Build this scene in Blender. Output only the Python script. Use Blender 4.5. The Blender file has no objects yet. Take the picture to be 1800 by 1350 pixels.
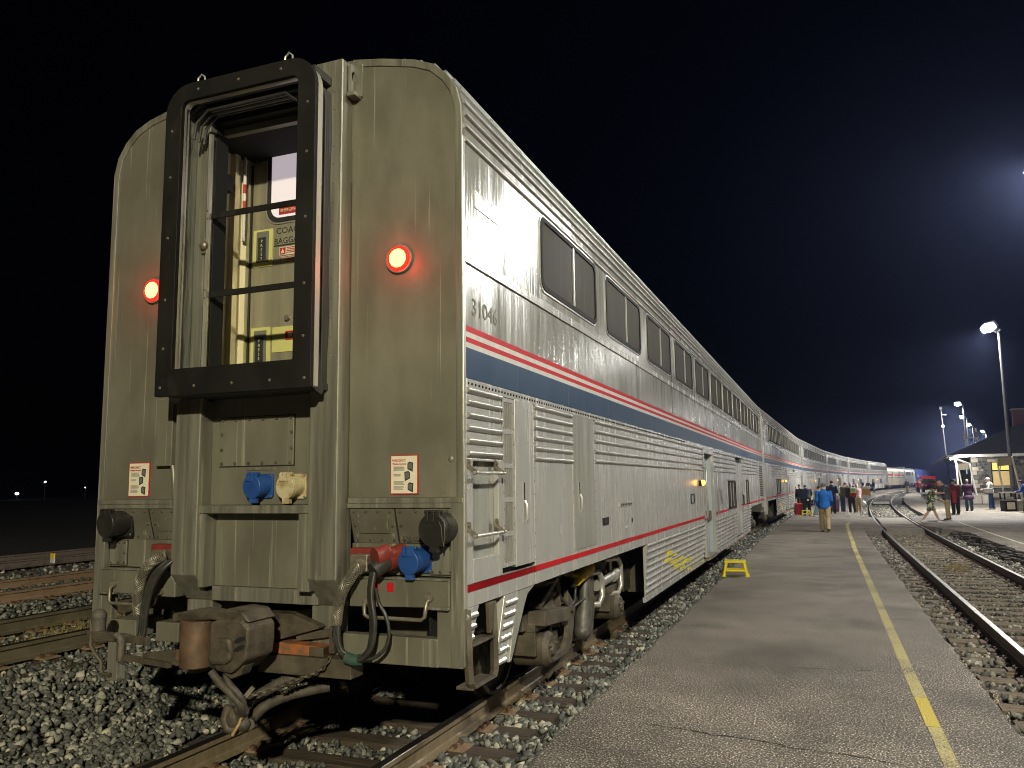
import bpy, bmesh, math, random
import numpy as np
from mathutils import Vector, Matrix
random.seed(7); rng=np.random.default_rng(7)
R=math.radians
SC=bpy.context.scene; COL=SC.collection

# ------------------------------------------------------------------ camera, sky, exposure
cd=bpy.data.cameras.new('camera'); cam=bpy.data.objects.new('camera',cd); COL.objects.link(cam)
cd.sensor_width=36; cd.lens=28.0; cd.clip_start=.05; cd.clip_end=4000
def cam_axes(yaw,pitch,roll):
    cy,sy,cp,sp=math.cos(yaw),math.sin(yaw),math.cos(pitch),math.sin(pitch)
    f=Vector((-sy*cp,cy*cp,sp)); r=Vector((cy,sy,0)); u=r.cross(f)
    cr,sr=math.cos(roll),math.sin(roll)
    return cr*r+sr*u, -sr*r+cr*u, f
cr_,cu_,cf_=cam_axes(R(21.202),R(7.182),R(-.768))
cm=Matrix((cr_,cu_,-cf_)).transposed().to_4x4(); cm.translation=Vector((3.6766,-4.6265,1.8772)); cam.matrix_world=cm
SC.camera=cam
w=bpy.data.worlds.new('World'); SC.world=w; w.use_nodes=True
nt=w.node_tree; bg=nt.nodes['Background']
sky=nt.nodes.new('ShaderNodeTexSky'); sky.sky_type='NISHITA'; sky.sun_disc=False
sky.sun_elevation=R(-4.0); sky.sun_rotation=R(25); sky.air_density=1.6; sky.dust_density=1.0
tint=nt.nodes.new('ShaderNodeMix'); tint.data_type='RGBA'; tint.blend_type='MULTIPLY'; tint.inputs[0].default_value=1; tint.inputs[7].default_value=(.10,.22,.9,1)
nt.links.new(sky.outputs[0],tint.inputs[6]); nt.links.new(tint.outputs[2],bg.inputs[0]); bg.inputs[1].default_value=0.03
SC.view_settings.view_transform='Standard'; SC.view_settings.look='None'
SC.view_settings.exposure=0; SC.view_settings.gamma=1; SC.view_settings.use_curve_mapping=False
SC.cycles.use_denoising=True; SC.cycles.filter_width=1.0; SC.cycles.max_bounces=6; SC.cycles.glossy_bounces=4; SC.cycles.diffuse_bounces=3
SC.cycles.transparent_max_bounces=8; SC.cycles.sample_clamp_indirect=4; SC.cycles.caustics_reflective=False; SC.cycles.caustics_refractive=False

# ------------------------------------------------------------------ helpers
def wire(n,a,b): n.links.new(a,b)
def mat(name,c1,c2=None,scale=3.,stretch=(1,1,1),rough=.6,rough2=None,metal=0.,bump=0.,bscale=None,bstretch=None,detail=4,
        emit=None,estr=0.,spec=.5,ramp=(.35,.65),layer=None,aniso=0.):
    m=bpy.data.materials.new(name); m.use_nodes=True; n=m.node_tree; p=n.nodes['Principled BSDF']
    p.inputs['Base Color'].default_value=(*c1,1); p.inputs['Roughness'].default_value=rough
    p.inputs['Metallic'].default_value=metal; p.inputs['Specular IOR Level'].default_value=spec
    if emit: p.inputs['Emission Color'].default_value=(*emit,1); p.inputs['Emission Strength'].default_value=estr
    if aniso:
        p.inputs['Anisotropic'].default_value=aniso; cv=n.nodes.new('ShaderNodeCombineXYZ'); cv.inputs[2].default_value=1.; wire(n,cv.outputs[0],p.inputs['Tangent'])
    tc=None
    def noise(sc,st,det,rg=.6):
        nonlocal tc
        if tc is None: tc=n.nodes.new('ShaderNodeTexCoord')
        mp=n.nodes.new('ShaderNodeMapping'); mp.inputs['Scale'].default_value=st
        wire(n,tc.outputs['Object'],mp.inputs[0])
        t=n.nodes.new('ShaderNodeTexNoise'); t.inputs['Scale'].default_value=sc; t.inputs['Detail'].default_value=det; t.inputs['Roughness'].default_value=rg
        wire(n,mp.outputs[0],t.inputs['Vector']); return t
    if c2 is not None:
        t=noise(scale,stretch,detail)
        r=n.nodes.new('ShaderNodeValToRGB'); r.color_ramp.elements[0].position=ramp[0]; r.color_ramp.elements[1].position=ramp[1]
        r.color_ramp.elements[0].color=(*c1,1); r.color_ramp.elements[1].color=(*c2,1)
        wire(n,t.outputs['Fac'],r.inputs[0]); out=r.outputs[0]
        if layer:                                   # (colour, scale, stretch, lo, hi): a second weathering layer
            lc,ls,lst,lo,hi=layer
            t2=noise(ls,lst,5); mr=n.nodes.new('ShaderNodeMapRange'); mr.inputs[1].default_value=lo; mr.inputs[2].default_value=hi
            wire(n,t2.outputs['Fac'],mr.inputs[0])
            mx=n.nodes.new('ShaderNodeMix'); mx.data_type='RGBA'; wire(n,mr.outputs[0],mx.inputs[0]); wire(n,out,mx.inputs[6]); mx.inputs[7].default_value=(*lc,1)
            out=mx.outputs[2]
        wire(n,out,p.inputs['Base Color'])
        if rough2 is not None:
            mr=n.nodes.new('ShaderNodeMapRange'); mr.inputs[1].default_value=.3; mr.inputs[2].default_value=.7
            mr.inputs[3].default_value=rough; mr.inputs[4].default_value=rough2
            wire(n,t.outputs['Fac'],mr.inputs[0]); wire(n,mr.outputs[0],p.inputs['Roughness'])
    if bump:
        t=noise(bscale or scale,bstretch or stretch,detail)
        b=n.nodes.new('ShaderNodeBump'); b.inputs['Strength'].default_value=1; b.inputs['Distance'].default_value=bump
        wire(n,t.outputs['Fac'],b.inputs['Height']); wire(n,b.outputs[0],p.inputs['Normal'])
    return m

class B:
    def __init__(s): s.v=[]; s.f=[]; s.m=[]
    def add(s,vs,fs,mi=0):
        o=len(s.v); s.v+= [tuple(v) for v in vs]; s.f+=[tuple(i+o for i in f) for f in fs]; s.m+=[mi]*len(fs); return s
    def box(s,x0,x1,y0,y1,z0,z1,mi=0):
        return s.add([(x,y,z) for x in (x0,x1) for y in (y0,y1) for z in (z0,z1)],[(0,1,3,2),(4,6,7,5),(0,4,5,1),(2,3,7,6),(0,2,6,4),(1,5,7,3)],mi)
    def hexa(s,a,b,mi=0):                            # two quads joined
        return s.add(list(a)+list(b),[(3,2,1,0),(4,5,6,7),(0,1,5,4),(1,2,6,5),(2,3,7,6),(3,0,4,7)],mi)
    def beam(s,p,q,w,h,mi=0,up=(0,0,1)):
        p,q=Vector(p),Vector(q); d=(q-p).normalized(); u=Vector(up)
        if abs(d.dot(u))>.98: u=Vector((0,1,0))
        x=d.cross(u).normalized()*w/2; z=x.normalized().cross(d)*h/2
        return s.hexa([p-x-z,p+x-z,p+x+z,p-x+z],[q-x-z,q+x-z,q+x+z,q-x+z],mi)
    def prism(s,pts,axis,a,b,mi=0):                  # polygon in the other two axes, extruded a->b
        def P(q,t): return {'x':(t,q[0],q[1]),'y':(q[0],t,q[1]),'z':(q[0],q[1],t)}[axis]
        n=len(pts); vs=[P(q,a) for q in pts]+[P(q,b) for q in pts]
        return s.add(vs,[tuple(range(n))[::-1],tuple(range(n,2*n))]+[(i,(i+1)%n,n+(i+1)%n,n+i) for i in range(n)],mi)
    def ring(s,out,inn,axis,a,b,mi=0):               # frame between two loops with equal point counts
        def P(q,t): return {'x':(t,q[0],q[1]),'y':(q[0],t,q[1]),'z':(q[0],q[1],t)}[axis]
        n=len(out); vs=[P(q,a) for q in out]+[P(q,a) for q in inn]+[P(q,b) for q in out]+[P(q,b) for q in inn]
        fs=[]
        for i in range(n):
            j=(i+1)%n; fs+=[(i,j,n+j,n+i),(2*n+i,3*n+i,3*n+j,2*n+j),(i,2*n+i,2*n+j,j),(n+i,n+j,3*n+j,3*n+i)]
        return s.add(vs,fs,mi)
    def tube(s,pts,r,n=8,mi=0,closed=False,sx=1.):
        pts=[Vector(p) for p in pts]; k=len(pts); rs=r if isinstance(r,(list,tuple)) else [r]*k
        vs=[]; prev=None
        for i,p in enumerate(pts):
            a=pts[(i-1)%k] if (closed or i>0) else p; b=pts[(i+1)%k] if (closed or i<k-1) else p
            d=(b-a).normalized()
            if prev is None:
                u=Vector((0,0,1)) if abs(d.z)<.9 else Vector((1,0,0))
                x=d.cross(u).normalized()
            else: x=(prev-d*prev.dot(d)).normalized()
            prev=x; y=d.cross(x)
            vs+=[p+rs[i]*(x*math.cos(t)*sx+y*math.sin(t)) for t in [2*math.pi*j/n for j in range(n)]]
        fs=[]
        for i in range(k if closed else k-1):
            for j in range(n):
                a=i*n+j; b=i*n+(j+1)%n; c=((i+1)%k)*n+(j+1)%n; d=((i+1)%k)*n+j; fs.append((a,b,c,d))
        if not closed: fs+=[tuple(range(n))[::-1],tuple(range((k-1)*n,k*n))]
        return s.add(vs,fs,mi)
    def cyl(s,p,q,r0,r1=None,n=16,mi=0): return s.tube([p,q],[r0,r0 if r1 is None else r1],n,mi)
    def ball(s,c,r,sc=(1,1,1),n=10,k=7,mi=0):
        c=Vector(c); rows=[]; vs=[c+Vector((0,0,-r*sc[2]))]
        for i in range(1,k):
            t=math.pi*i/k
            for j in range(n):
                a=2*math.pi*j/n; vs.append(c+Vector((r*sc[0]*math.sin(t)*math.cos(a),r*sc[1]*math.sin(t)*math.sin(a),-r*sc[2]*math.cos(t))))
        vs.append(c+Vector((0,0,r*sc[2]))); fs=[(0,1+(j+1)%n,1+j) for j in range(n)]
        for i in range(k-2):
            for j in range(n):
                a=1+i*n+j; b=1+i*n+(j+1)%n; fs.append((a,b,b+n,a+n))
        L=len(vs)-1; o=1+(k-2)*n; fs+=[(L,o+j,o+(j+1)%n) for j in range(n)]
        return s.add(vs,fs,mi)
    def loft(s,rings,mi=0,cap=True,closed=True):
        n=len(rings[0]); vs=[p for r in rings for p in r]; fs=[]
        for i in range(len(rings)-1):
            for j in range(n if closed else n-1): fs.append((i*n+j,i*n+(j+1)%n,(i+1)*n+(j+1)%n,(i+1)*n+j))
        if cap: fs+=[tuple(range(n))[::-1],tuple(range((len(rings)-1)*n,len(rings)*n))]
        return s.add(vs,fs,mi)
    def xf(s,M,i0=0):
        for i in range(i0,len(s.v)): s.v[i]=tuple(M@Vector(s.v[i]))
        return s
    def mesh(s,name,mats,smooth=None,fix=True):
        me=bpy.data.meshes.new(name); me.from_pydata(s.v,[],s.f)
        for m in (mats if isinstance(mats,(list,tuple)) else [mats]): me.materials.append(m)
        if any(s.m): me.polygons.foreach_set('material_index',s.m)
        if fix:
            bm=bmesh.new(); bm.from_mesh(me); bmesh.ops.recalc_face_normals(bm,faces=bm.faces); bm.to_mesh(me); bm.free()
        if smooth:
            me.polygons.foreach_set('use_smooth',[True]*len(me.polygons)); me.set_sharp_from_angle(angle=R(smooth))
        me.update(); return me
    def build(s,name,mats,parent=None,smooth=None,bevel=0.,**kw):
        o=bpy.data.objects.new(name,s.mesh(name,mats,smooth)); COL.objects.link(o)
        if parent is not None: o.parent=parent
        if bevel:
            b=o.modifiers.new('bevel','BEVEL'); b.width=bevel; b.segments=2; b.limit_method='ANGLE'; b.angle_limit=R(40)
        return tag(o,**kw)
def tag(o,label=None,cat=None,group=None,kind=None):
    if label: o['label']=label
    if cat: o['category']=cat
    if group: o['group']=group
    if kind: o['kind']=kind
    return o
def empty(name,loc=(0,0,0),rz=0,**kw):
    o=bpy.data.objects.new(name,None); COL.objects.link(o); o.location=loc; o.rotation_euler=(0,0,rz); o.empty_display_size=.2
    return tag(o,**kw)
def kids(o): return [c for c in bpy.data.objects if c.parent==o]
def copy_tree(o,parent=None):
    c=o.copy(); COL.objects.link(c)
    if parent is not None: c.parent=parent
    for ch in kids(o): copy_tree(ch,c)
    return c
def place(name,me,parent,loc=(0,0,0),rz=0,**kw):     # an object sharing mesh data
    o=bpy.data.objects.new(name,me); COL.objects.link(o)
    if parent is not None: o.parent=parent
    o.location=loc; o.rotation_euler=(0,0,rz); return tag(o,**kw)
def rrect(a0,a1,b0,b1,r,n=5,rb=None):                # rounded rectangle loop; rb = bottom radius
    rb=r if rb is None else rb; pts=[]
    for (ca,cb,s0,rr) in ((a1-rb,b0+rb,-90,rb),(a1-r,b1-r,0,r),(a0+r,b1-r,90,r),(a0+rb,b0+rb,180,rb)):
        for i in range(n+1):
            t=R(s0+90*i/n); pts.append((ca+rr*math.cos(t),cb+rr*math.sin(t)))
    return pts
def text(s,size,loc,rot,m,parent,name='lettering',sx=1.,align='LEFT',space=1.,shear=0):
    c=bpy.data.curves.new('t','FONT'); c.body=s; c.size=size; c.align_x=align; c.space_character=space; c.shear=shear; c.resolution_u=2; c.extrude=.0012
    t=bpy.data.objects.new('t',c); COL.objects.link(t); bpy.context.view_layer.update()
    me=bpy.data.meshes.new_from_object(t.evaluated_get(bpy.context.evaluated_depsgraph_get()))
    bpy.data.objects.remove(t); bpy.data.curves.remove(c)
    M=Matrix.Translation(loc)@rot.to_4x4()@Matrix.Diagonal((sx,1,1,1)); me.transform(M)
    me.materials.clear(); me.materials.append(m); me.name=name
    o=bpy.data.objects.new(name,me); COL.objects.link(o); o.parent=parent; return o
FACE_END=Matrix.Rotation(R(90),3,'X')                # faces -Y
FACE_SIDE=Matrix.Rotation(R(90),3,'Z')@Matrix.Rotation(R(90),3,'X')   # faces +X
def curve_x(y): return 0. if y<20 else (y-20)**2/1490. if y<165 else 14.11+(y-165)*.1946
def curve_a(y): return 0. if y<20 else math.atan((min(y,165)-20)/745.)

# ------------------------------------------------------------------ materials
STEEL=mat('brushed_steel',(.275,.275,.24),(.345,.345,.31),scale=1.,stretch=(1,9,.28),rough=.10,rough2=.28,metal=.11,bump=.0075,bscale=1.,bstretch=(1,6,.30),detail=4,aniso=.8,
          layer=((.22,.217,.185),1.,(1,14,.35),.58,.80))
STEEL_FLAT=mat('steel_panel',(.385,.38,.355),(.435,.43,.405),scale=1.3,stretch=(1,4,.5),rough=.22,rough2=.30,metal=.17,bump=.006,bscale=1.2,bstretch=(1,4,.35),detail=3,aniso=.7,
          layer=((.80,.79,.75),1.15,(1,9,.22),.635,.665))
RIBM=mat('rib_steel',(.50,.49,.455),(.38,.37,.34),scale=3,stretch=(1,1,1),rough=.36,metal=.55)
GRIME=mat('grimy_steel',(.14,.133,.098),(.255,.243,.185),scale=1.4,stretch=(1.6,1.6,.7),rough=.42,rough2=.60,metal=.45,bump=.005,bscale=2.4,bstretch=(1,1,.55),detail=9,
          layer=((.40,.375,.29),1.3,(24,24,.40),.62,.70),ramp=(.28,.72))
GRIME2=mat('grimy_post',(.165,.16,.125),(.285,.275,.222),scale=2.4,stretch=(6,6,.35),rough=.36,rough2=.55,metal=.5,detail=8,bump=.004,bscale=4,bstretch=(3,3,.4),layer=((.42,.39,.31),2,(14,14,.7),.58,.74))
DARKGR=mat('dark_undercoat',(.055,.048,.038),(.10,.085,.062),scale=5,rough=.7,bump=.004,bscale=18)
TRUCKM=mat('dusty_truck',(.055,.045,.031),(.115,.095,.066),scale=6,rough=.65,metal=.15,bump=.003,bscale=20)
RUST=mat('rusty_steel',(.075,.046,.028),(.16,.098,.058),scale=7,rough=.6,metal=.3,bump=.002,bscale=30)
COUPM=mat('coupler_iron',(.045,.037,.026),(.12,.097,.068),scale=7,rough=.6,metal=.3,bump=.008,bscale=22,detail=8)
ORANGE=mat('orange_wear',(.35,.11,.03),(.15,.085,.045),scale=12,rough=.6,ramp=(.42,.6))
BLACK=mat('black_rubber',(.016,.016,.014),(.028,.027,.022),scale=4,rough=.5,rough2=.62)
BLACKP=mat('black_plate',(.006,.006,.005),(.012,.0115,.009),scale=3,stretch=(1,1,.6),rough=.55,rough2=.7,spec=.25,layer=((.026,.024,.018),3,(2,2,1),.60,.8))
HOSE=mat('hose_rubber',(.022,.022,.02),(.04,.038,.033),scale=20,rough=.42)
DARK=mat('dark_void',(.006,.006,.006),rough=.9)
ALU=mat('aluminium_edge',(.62,.60,.55),(.50,.48,.42),scale=3,stretch=(3,3,.5),rough=.35,metal=.65)
CURTAIN=mat('grey_curtain',(.17,.18,.16),(.24,.25,.22),scale=3,stretch=(4,4,.6),rough=.45,bump=.02,bscale=3,bstretch=(3,3,.5))
RED=mat('red_paint',(.52,.010,.016),(.42,.012,.018),scale=1.5,stretch=(1,4,1),rough=.5,spec=.15)
WHITE=mat('white_paint',(.60,.59,.55),(.52,.51,.47),scale=2,stretch=(1,5,1),rough=.5,spec=.2)
BLUE=mat('blue_stripe',(.020,.050,.100),(.033,.068,.125),scale=1.3,stretch=(1,3,.5),rough=.35,layer=((.30,.34,.39),1.5,(1,12,.3),.67,.74),spec=.25)
GASKET=mat('window_gasket',(.012,.012,.011),rough=.7,spec=.2)
PANE=mat('dusty_window_pane',(.030,.028,.021),(.062,.058,.043),scale=1.0,stretch=(1,1.5,.7),rough=.55,rough2=.7,spec=.10,layer=((.085,.08,.064),2,(1,6,.6),.55,.85))
PANED=mat('far_pane',(.03,.03,.026),(.05,.05,.042),scale=2,rough=.6,spec=.12)
LED=mat('red_lens',(.6,.02,.01),rough=.3,emit=(1,.18,.035),estr=16)
LEDR=mat('red_lens_rim',(.5,.01,.01),rough=.3,emit=(1,.03,.02),estr=1.1)
AMB=mat('amber_lens',(.7,.3,.02),rough=.3,emit=(1,.42,.04),estr=9)
WARM=mat('warm_lamp',(.8,.7,.4),rough=.3,emit=(1,.86,.52),estr=2.6)
BLUECAP=mat('blue_receptacle',(.012,.055,.22),(.02,.075,.27),scale=9,rough=.45)
CREAMCAP=mat('cream_receptacle',(.52,.45,.27),(.30,.22,.11),scale=13,rough=.6,ramp=(.45,.68))
REDCAP=mat('red_receptacle',(.13,.018,.014),(.20,.028,.02),scale=9,rough=.5)
BLKCAP=mat('black_receptacle',(.014,.014,.013),(.024,.023,.02),scale=9,rough=.42)
BRASSY=mat('connector_metal',(.30,.27,.21),(.2,.17,.12),scale=12,rough=.42,metal=.6)
PAPER=mat('placard_white',(.72,.66,.52),(.66,.60,.46),scale=4,rough=.5)
INK=mat('dark_ink',(.03,.03,.03),rough=.6); INKG=mat('grey_ink',(.16,.155,.13),rough=.6)
PRED=mat('print_red',(.42,.035,.025),rough=.5); PGREY=mat('print_grey',(.12,.125,.11),rough=.5)
YGREEN=mat('glow_yellow_panel',(.62,.60,.20),(.55,.53,.2),scale=3,rough=.5)
YEL=mat('bright_yellow',(.78,.66,.015),(.72,.58,.015),scale=8,rough=.4)
YCHALK=mat('yellow_spray',(.74,.62,.04),(.6,.52,.06),scale=14,rough=.6)
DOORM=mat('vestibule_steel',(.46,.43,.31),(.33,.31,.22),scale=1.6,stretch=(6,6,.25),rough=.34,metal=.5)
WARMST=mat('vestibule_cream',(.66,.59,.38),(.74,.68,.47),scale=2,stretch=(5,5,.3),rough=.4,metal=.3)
LITPANE=mat('lit_door_pane',(.6,.55,.55),rough=.25,emit=(.72,.63,.68),estr=.62)
SLOT=mat('doorway_blue_grey',(.38,.43,.48),(.46,.50,.54),scale=2,stretch=(2,2,.4),rough=.4,metal=.4)
RAILS=mat('rail_side',(.20,.155,.098),(.275,.22,.145),scale=7,stretch=(3,3,1),rough=.55,metal=.2,bump=.002,bscale=30)
RAILR=mat('rail_side_dark',(.085,.062,.045),(.13,.10,.075),scale=7,stretch=(3,3,1),rough=.6,metal=.2)
RAILT=mat('rail_top',(.60,.59,.57),(.70,.69,.67),scale=3,stretch=(9,.4,1),rough=.34,rough2=.5,metal=.9)
RAILTD=mat('rail_top_dark_reflection',(.07,.065,.058),(.12,.11,.10),scale=3,stretch=(9,.4,1),rough=.3,metal=.8)  # dark sky's reflection in the steel is put into this near-black colour
TIEM=mat('creosote_tie',(.034,.024,.016),(.085,.06,.04),scale=5,stretch=(.6,9,9),rough=.85,bump=.012,bscale=4,bstretch=(.5,12,12),detail=6)
TIEW=mat('weathered_tie',(.10,.075,.050),(.22,.175,.12),scale=5,stretch=(.5,10,10),rough=.85,bump=.012,bscale=4,bstretch=(.5,12,12),detail=6)
PLATEM=mat('tie_plate_rust',(.33,.225,.14),(.22,.145,.09),scale=14,rough=.75,metal=.1)
SPIKEM=mat('spike_rust',(.09,.05,.03),rough=.7)
BEDM=mat('ballast_dirt',(.025,.024,.021),(.075,.072,.062),scale=24,rough=.95,bump=.03,bscale=24)
EARTH=mat('dark_earth',(.004,.004,.003),(.009,.0085,.007),scale=1.2,rough=.95,bump=.04,bscale=9)
CONC=mat('pale_concrete',(.42,.39,.33),(.34,.31,.26),scale=8,rough=.8,bump=.004,bscale=40)
POLEM=mat('dark_pole_steel',(.10,.10,.105),(.13,.13,.135),scale=2,rough=.42,metal=.5)
POLEW=mat('white_post',(.72,.70,.66),(.62,.60,.55),scale=6,rough=.5)
LAMPON=mat('lamp_lens',(1,1,1),rough=.3,emit=(1,.98,.93),estr=110)
SIGNT=mat('tan_sign',(.36,.31,.22),(.30,.26,.19),scale=6,rough=.6)

def stones_mat(name,dark,light,tint,bright):
    m=bpy.data.materials.new(name); m.use_nodes=True; n=m.node_tree; p=n.nodes['Principled BSDF']
    g=n.nodes.new('ShaderNodeNewGeometry'); r=n.nodes.new('ShaderNodeValToRGB'); e=r.color_ramp.elements
    e[0].position=0; e[0].color=(*dark,1); e[1].position=1; e[1].color=(*bright,1)
    for pos,c in ((.35,dark),(.6,tint),(.88,light)):
        k=e.new(pos); k.color=(*c,1)
    wire(n,g.outputs['Random Per Island'],r.inputs[0])
    tc=n.nodes.new('ShaderNodeTexCoord'); t=n.nodes.new('ShaderNodeTexNoise'); t.inputs['Scale'].default_value=45; t.inputs['Detail'].default_value=3
    wire(n,tc.outputs['Object'],t.inputs[0]); mr=n.nodes.new('ShaderNodeMapRange'); mr.inputs[3].default_value=.55; mr.inputs[4].default_value=1.35
    wire(n,t.outputs['Fac'],mr.inputs[0]); mx=n.nodes.new('ShaderNodeMix'); mx.data_type='RGBA'; mx.blend_type='MULTIPLY'; mx.inputs[0].default_value=1
    wire(n,r.outputs[0],mx.inputs[6]); wire(n,mr.outputs[0],mx.inputs[7]); wire(n,mx.outputs[2],p.inputs['Base Color'])
    p.inputs['Roughness'].default_value=.75
    return m
STONE=stones_mat('ballast_stone',(.075,.079,.070),(.29,.285,.245),(.15,.152,.13),(.50,.46,.35))
STONE2=stones_mat('ballast_stone_pale',(.075,.072,.064),(.30,.28,.23),(.15,.14,.115),(.50,.46,.36))

def asphalt_mat(name,base=.07,crack=True):
    m=bpy.data.materials.new(name); m.use_nodes=True; n=m.node_tree; p=n.nodes['Principled BSDF']
    tc=n.nodes.new('ShaderNodeTexCoord')
    def tex(sc,det=2):
        t=n.nodes.new('ShaderNodeTexNoise'); t.inputs['Scale'].default_value=sc; t.inputs['Detail'].default_value=det; wire(n,tc.outputs['Object'],t.inputs[0]); return t
    f=tex(70,2); big=tex(.35,5); mid=tex(2.2,5)
    r=n.nodes.new('ShaderNodeValToRGB'); e=r.color_ramp.elements
    e[0].position=.36; e[0].color=(base*.42,base*.365,base*.31,1); e[1].position=.74; e[1].color=(base*7.2,base*6.2,base*4.9,1)
    k=e.new(.55); k.color=(base*1.22,base*1.06,base*.90,1)
    wire(n,f.outputs['Fac'],r.inputs[0])
    def mul(a,fac,lo,hi,l0=.3,l1=.7):
        mr=n.nodes.new('ShaderNodeMapRange'); mr.inputs[1].default_value=l0; mr.inputs[2].default_value=l1; mr.inputs[3].default_value=lo; mr.inputs[4].default_value=hi
        wire(n,fac,mr.inputs[0]); mx=n.nodes.new('ShaderNodeMix'); mx.data_type='RGBA'; mx.blend_type='MULTIPLY'; mx.inputs[0].default_value=1
        wire(n,a,mx.inputs[6]); wire(n,mr.outputs[0],mx.inputs[7]); return mx.outputs[2]
    c=mul(r.outputs[0],big.outputs['Fac'],.72,1.25); c=mul(c,mid.outputs['Fac'],.84,1.14); c=mul(c,tex(.8,6).outputs['Fac'],.70,1.06,.34,.50)
    if crack:
        v=n.nodes.new('ShaderNodeTexVoronoi'); v.feature='DISTANCE_TO_EDGE'; v.inputs['Scale'].default_value=.16
        mp=n.nodes.new('ShaderNodeMapping'); mp.inputs['Scale'].default_value=(.55,1.6,1); wp=tex(3,3)
        ad=n.nodes.new('ShaderNodeVectorMath'); ad.operation='MULTIPLY_ADD'; ad.inputs[1].default_value=(.25,.25,0); wire(n,wp.outputs['Color'],ad.inputs[0]); wire(n,tc.outputs['Object'],ad.inputs[2])
        wire(n,ad.outputs[0],mp.inputs[0]); wire(n,mp.outputs[0],v.inputs['Vector'])
        c=mul(c,v.outputs['Distance'],.35,1,0.0,.0022)
    wire(n,c,p.inputs['Base Color']); p.inputs['Roughness'].default_value=.72; p.inputs['Specular IOR Level'].default_value=.45
    b=n.nodes.new('ShaderNodeBump'); b.inputs['Distance'].default_value=.012; wire(n,f.outputs['Fac'],b.inputs['Height']); wire(n,b.outputs[0],p.inputs['Normal'])
    return m
ASPH=asphalt_mat('worn_asphalt',.142,False)
ASPHD=asphalt_mat('dark_asphalt',.04,False)
def paint_line_mat(name,col,lo,hi):
    m=asphalt_mat(name,.145,False); n=m.node_tree; p=n.nodes['Principled BSDF']
    src=p.inputs['Base Color'].links[0].from_socket; tc=n.nodes.new('ShaderNodeTexCoord')
    t=n.nodes.new('ShaderNodeTexNoise'); t.inputs['Scale'].default_value=60; t.inputs['Detail'].default_value=3; wire(n,tc.outputs['Object'],t.inputs[0])
    t2=n.nodes.new('ShaderNodeTexNoise'); t2.inputs['Scale'].default_value=1.1; t2.inputs['Detail'].default_value=4; wire(n,tc.outputs['Object'],t2.inputs[0])
    a=n.nodes.new('ShaderNodeMath'); a.operation='MULTIPLY_ADD'; a.inputs[1].default_value=.9; wire(n,t2.outputs['Fac'],a.inputs[0]); wire(n,t.outputs['Fac'],a.inputs[2])
    mr=n.nodes.new('ShaderNodeMapRange'); mr.inputs[1].default_value=lo; mr.inputs[2].default_value=hi; wire(n,a.outputs[0],mr.inputs[0])
    mx=n.nodes.new('ShaderNodeMix'); mx.data_type='RGBA'; wire(n,mr.outputs[0],mx.inputs[0]); wire(n,src,mx.inputs[6]); mx.inputs[7].default_value=(*col,1)
    wire(n,mx.outputs[2],p.inputs['Base Color']); return m
YLINE=paint_line_mat('worn_yellow_line',(.55,.47,.19),.74,1.02)
YLINEB=paint_line_mat('fresh_yellow_line',(.62,.49,.08),.45,.85)
WLINE=paint_line_mat('white_line_paint',(.62,.58,.48),.6,.9)

# ------------------------------------------------------------------ lamps (poles stand along the platform; two of them outside the frame)
def spot(loc,power,color,parent,aim=(0,0,-1),size=164,rad=.3):
    l=bpy.data.lights.new('lamp_light','SPOT'); l.energy=power; l.color=color; l.spot_size=R(size); l.spot_blend=.35; l.shadow_soft_size=rad
    o=bpy.data.objects.new('lamp_light',l); COL.objects.link(o); o.parent=parent; o.location=loc
    o.rotation_euler=Vector(aim).to_track_quat('-Z','Y').to_euler(); return o
def lamp_mesh_parts(h):
    P=B().tube([(0,0,0),(0,0,h*.5),(0,0,h)],[.13,.10,.075],12); 
    base=B().box(-.24,.24,-.24,.24,0,.05).box(-.17,.17,-.17,.17,.05,.3)
    br=B().cyl((0,-.62,h+.12),(0,.62,h+.12),.045,n=8).cyl((0,0,h),(0,0,h+.14),.06,n=8)
    for k in range(4):
        y=-.6+.4*k; br.cyl((0,y,h+.12),(-.28,y,h+.36),.035,n=6)
    hd=B().box(-.30,.20,-.15,.15,-.06,.09).prism([(-.2,.09),(.12,.09),(.05,.16),(-.12,.16)],'y',-.1,.1)
    ln=B().box(-.29,.19,-.14,.14,-.075,-.062)
    return P.mesh('pole',POLEM,40),base.mesh('base',CONC),br.mesh('bracket',POLEM,40),hd.mesh('lamp_head',POLEW),ln.mesh('lens',LAMPON)
LM=lamp_mesh_parts(10.1)
def lamp_post(x,y,label,power,color,rz=0,aim=(-.35,0,-1)):
    t=empty('platform_lamp',(x,y,.03),rz,label=label,cat='lamp post',group='lamp posts along the platform')
    place('pole',LM[0],t); place('base',LM[1],t); place('bracket',LM[2],t)
    for k in range(4):
        h=place('lamp_head',LM[3],t,(-.52,-.66+.44*k,10.5)); h.rotation_euler=Vector((-.55,-.50,-.66)).to_track_quat('-Z','Y').to_euler(); h.scale=(1.25,1.25,1.25)
        place('lens',LM[4],h)
    if power: spot((-.62,0,10.36),power,color,t,aim)
    return t
W1=(1,.985,.93); W2=(1,.92,.66)
lamp_post(11.3,-19.5,'tall four-headed lamp post behind the photographer',29000,W2,aim=(-.75,.72,-.70))
lamp_post(11.3,.8,'tall four-headed lamp post beside the near end of the silver car',3300,W1)
lamp_post(10.35,20.6,'tall four-headed lamp post between the near and station lamps',5600,W1)
lamp_post(13.5,47.6,'tall lamp post with four bright heads behind the litter bin',21000,W1,-.04,(-.25,.42,-1))
lamp_post(19.2,100.6,'bright lamp post beyond the red tow truck, largest of the far lamps',17000,W1,-.1)
lamp_post(22.9,123.7,'second farthest row lamp just below the largest far lamp',16000,W1,-.12)
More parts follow.
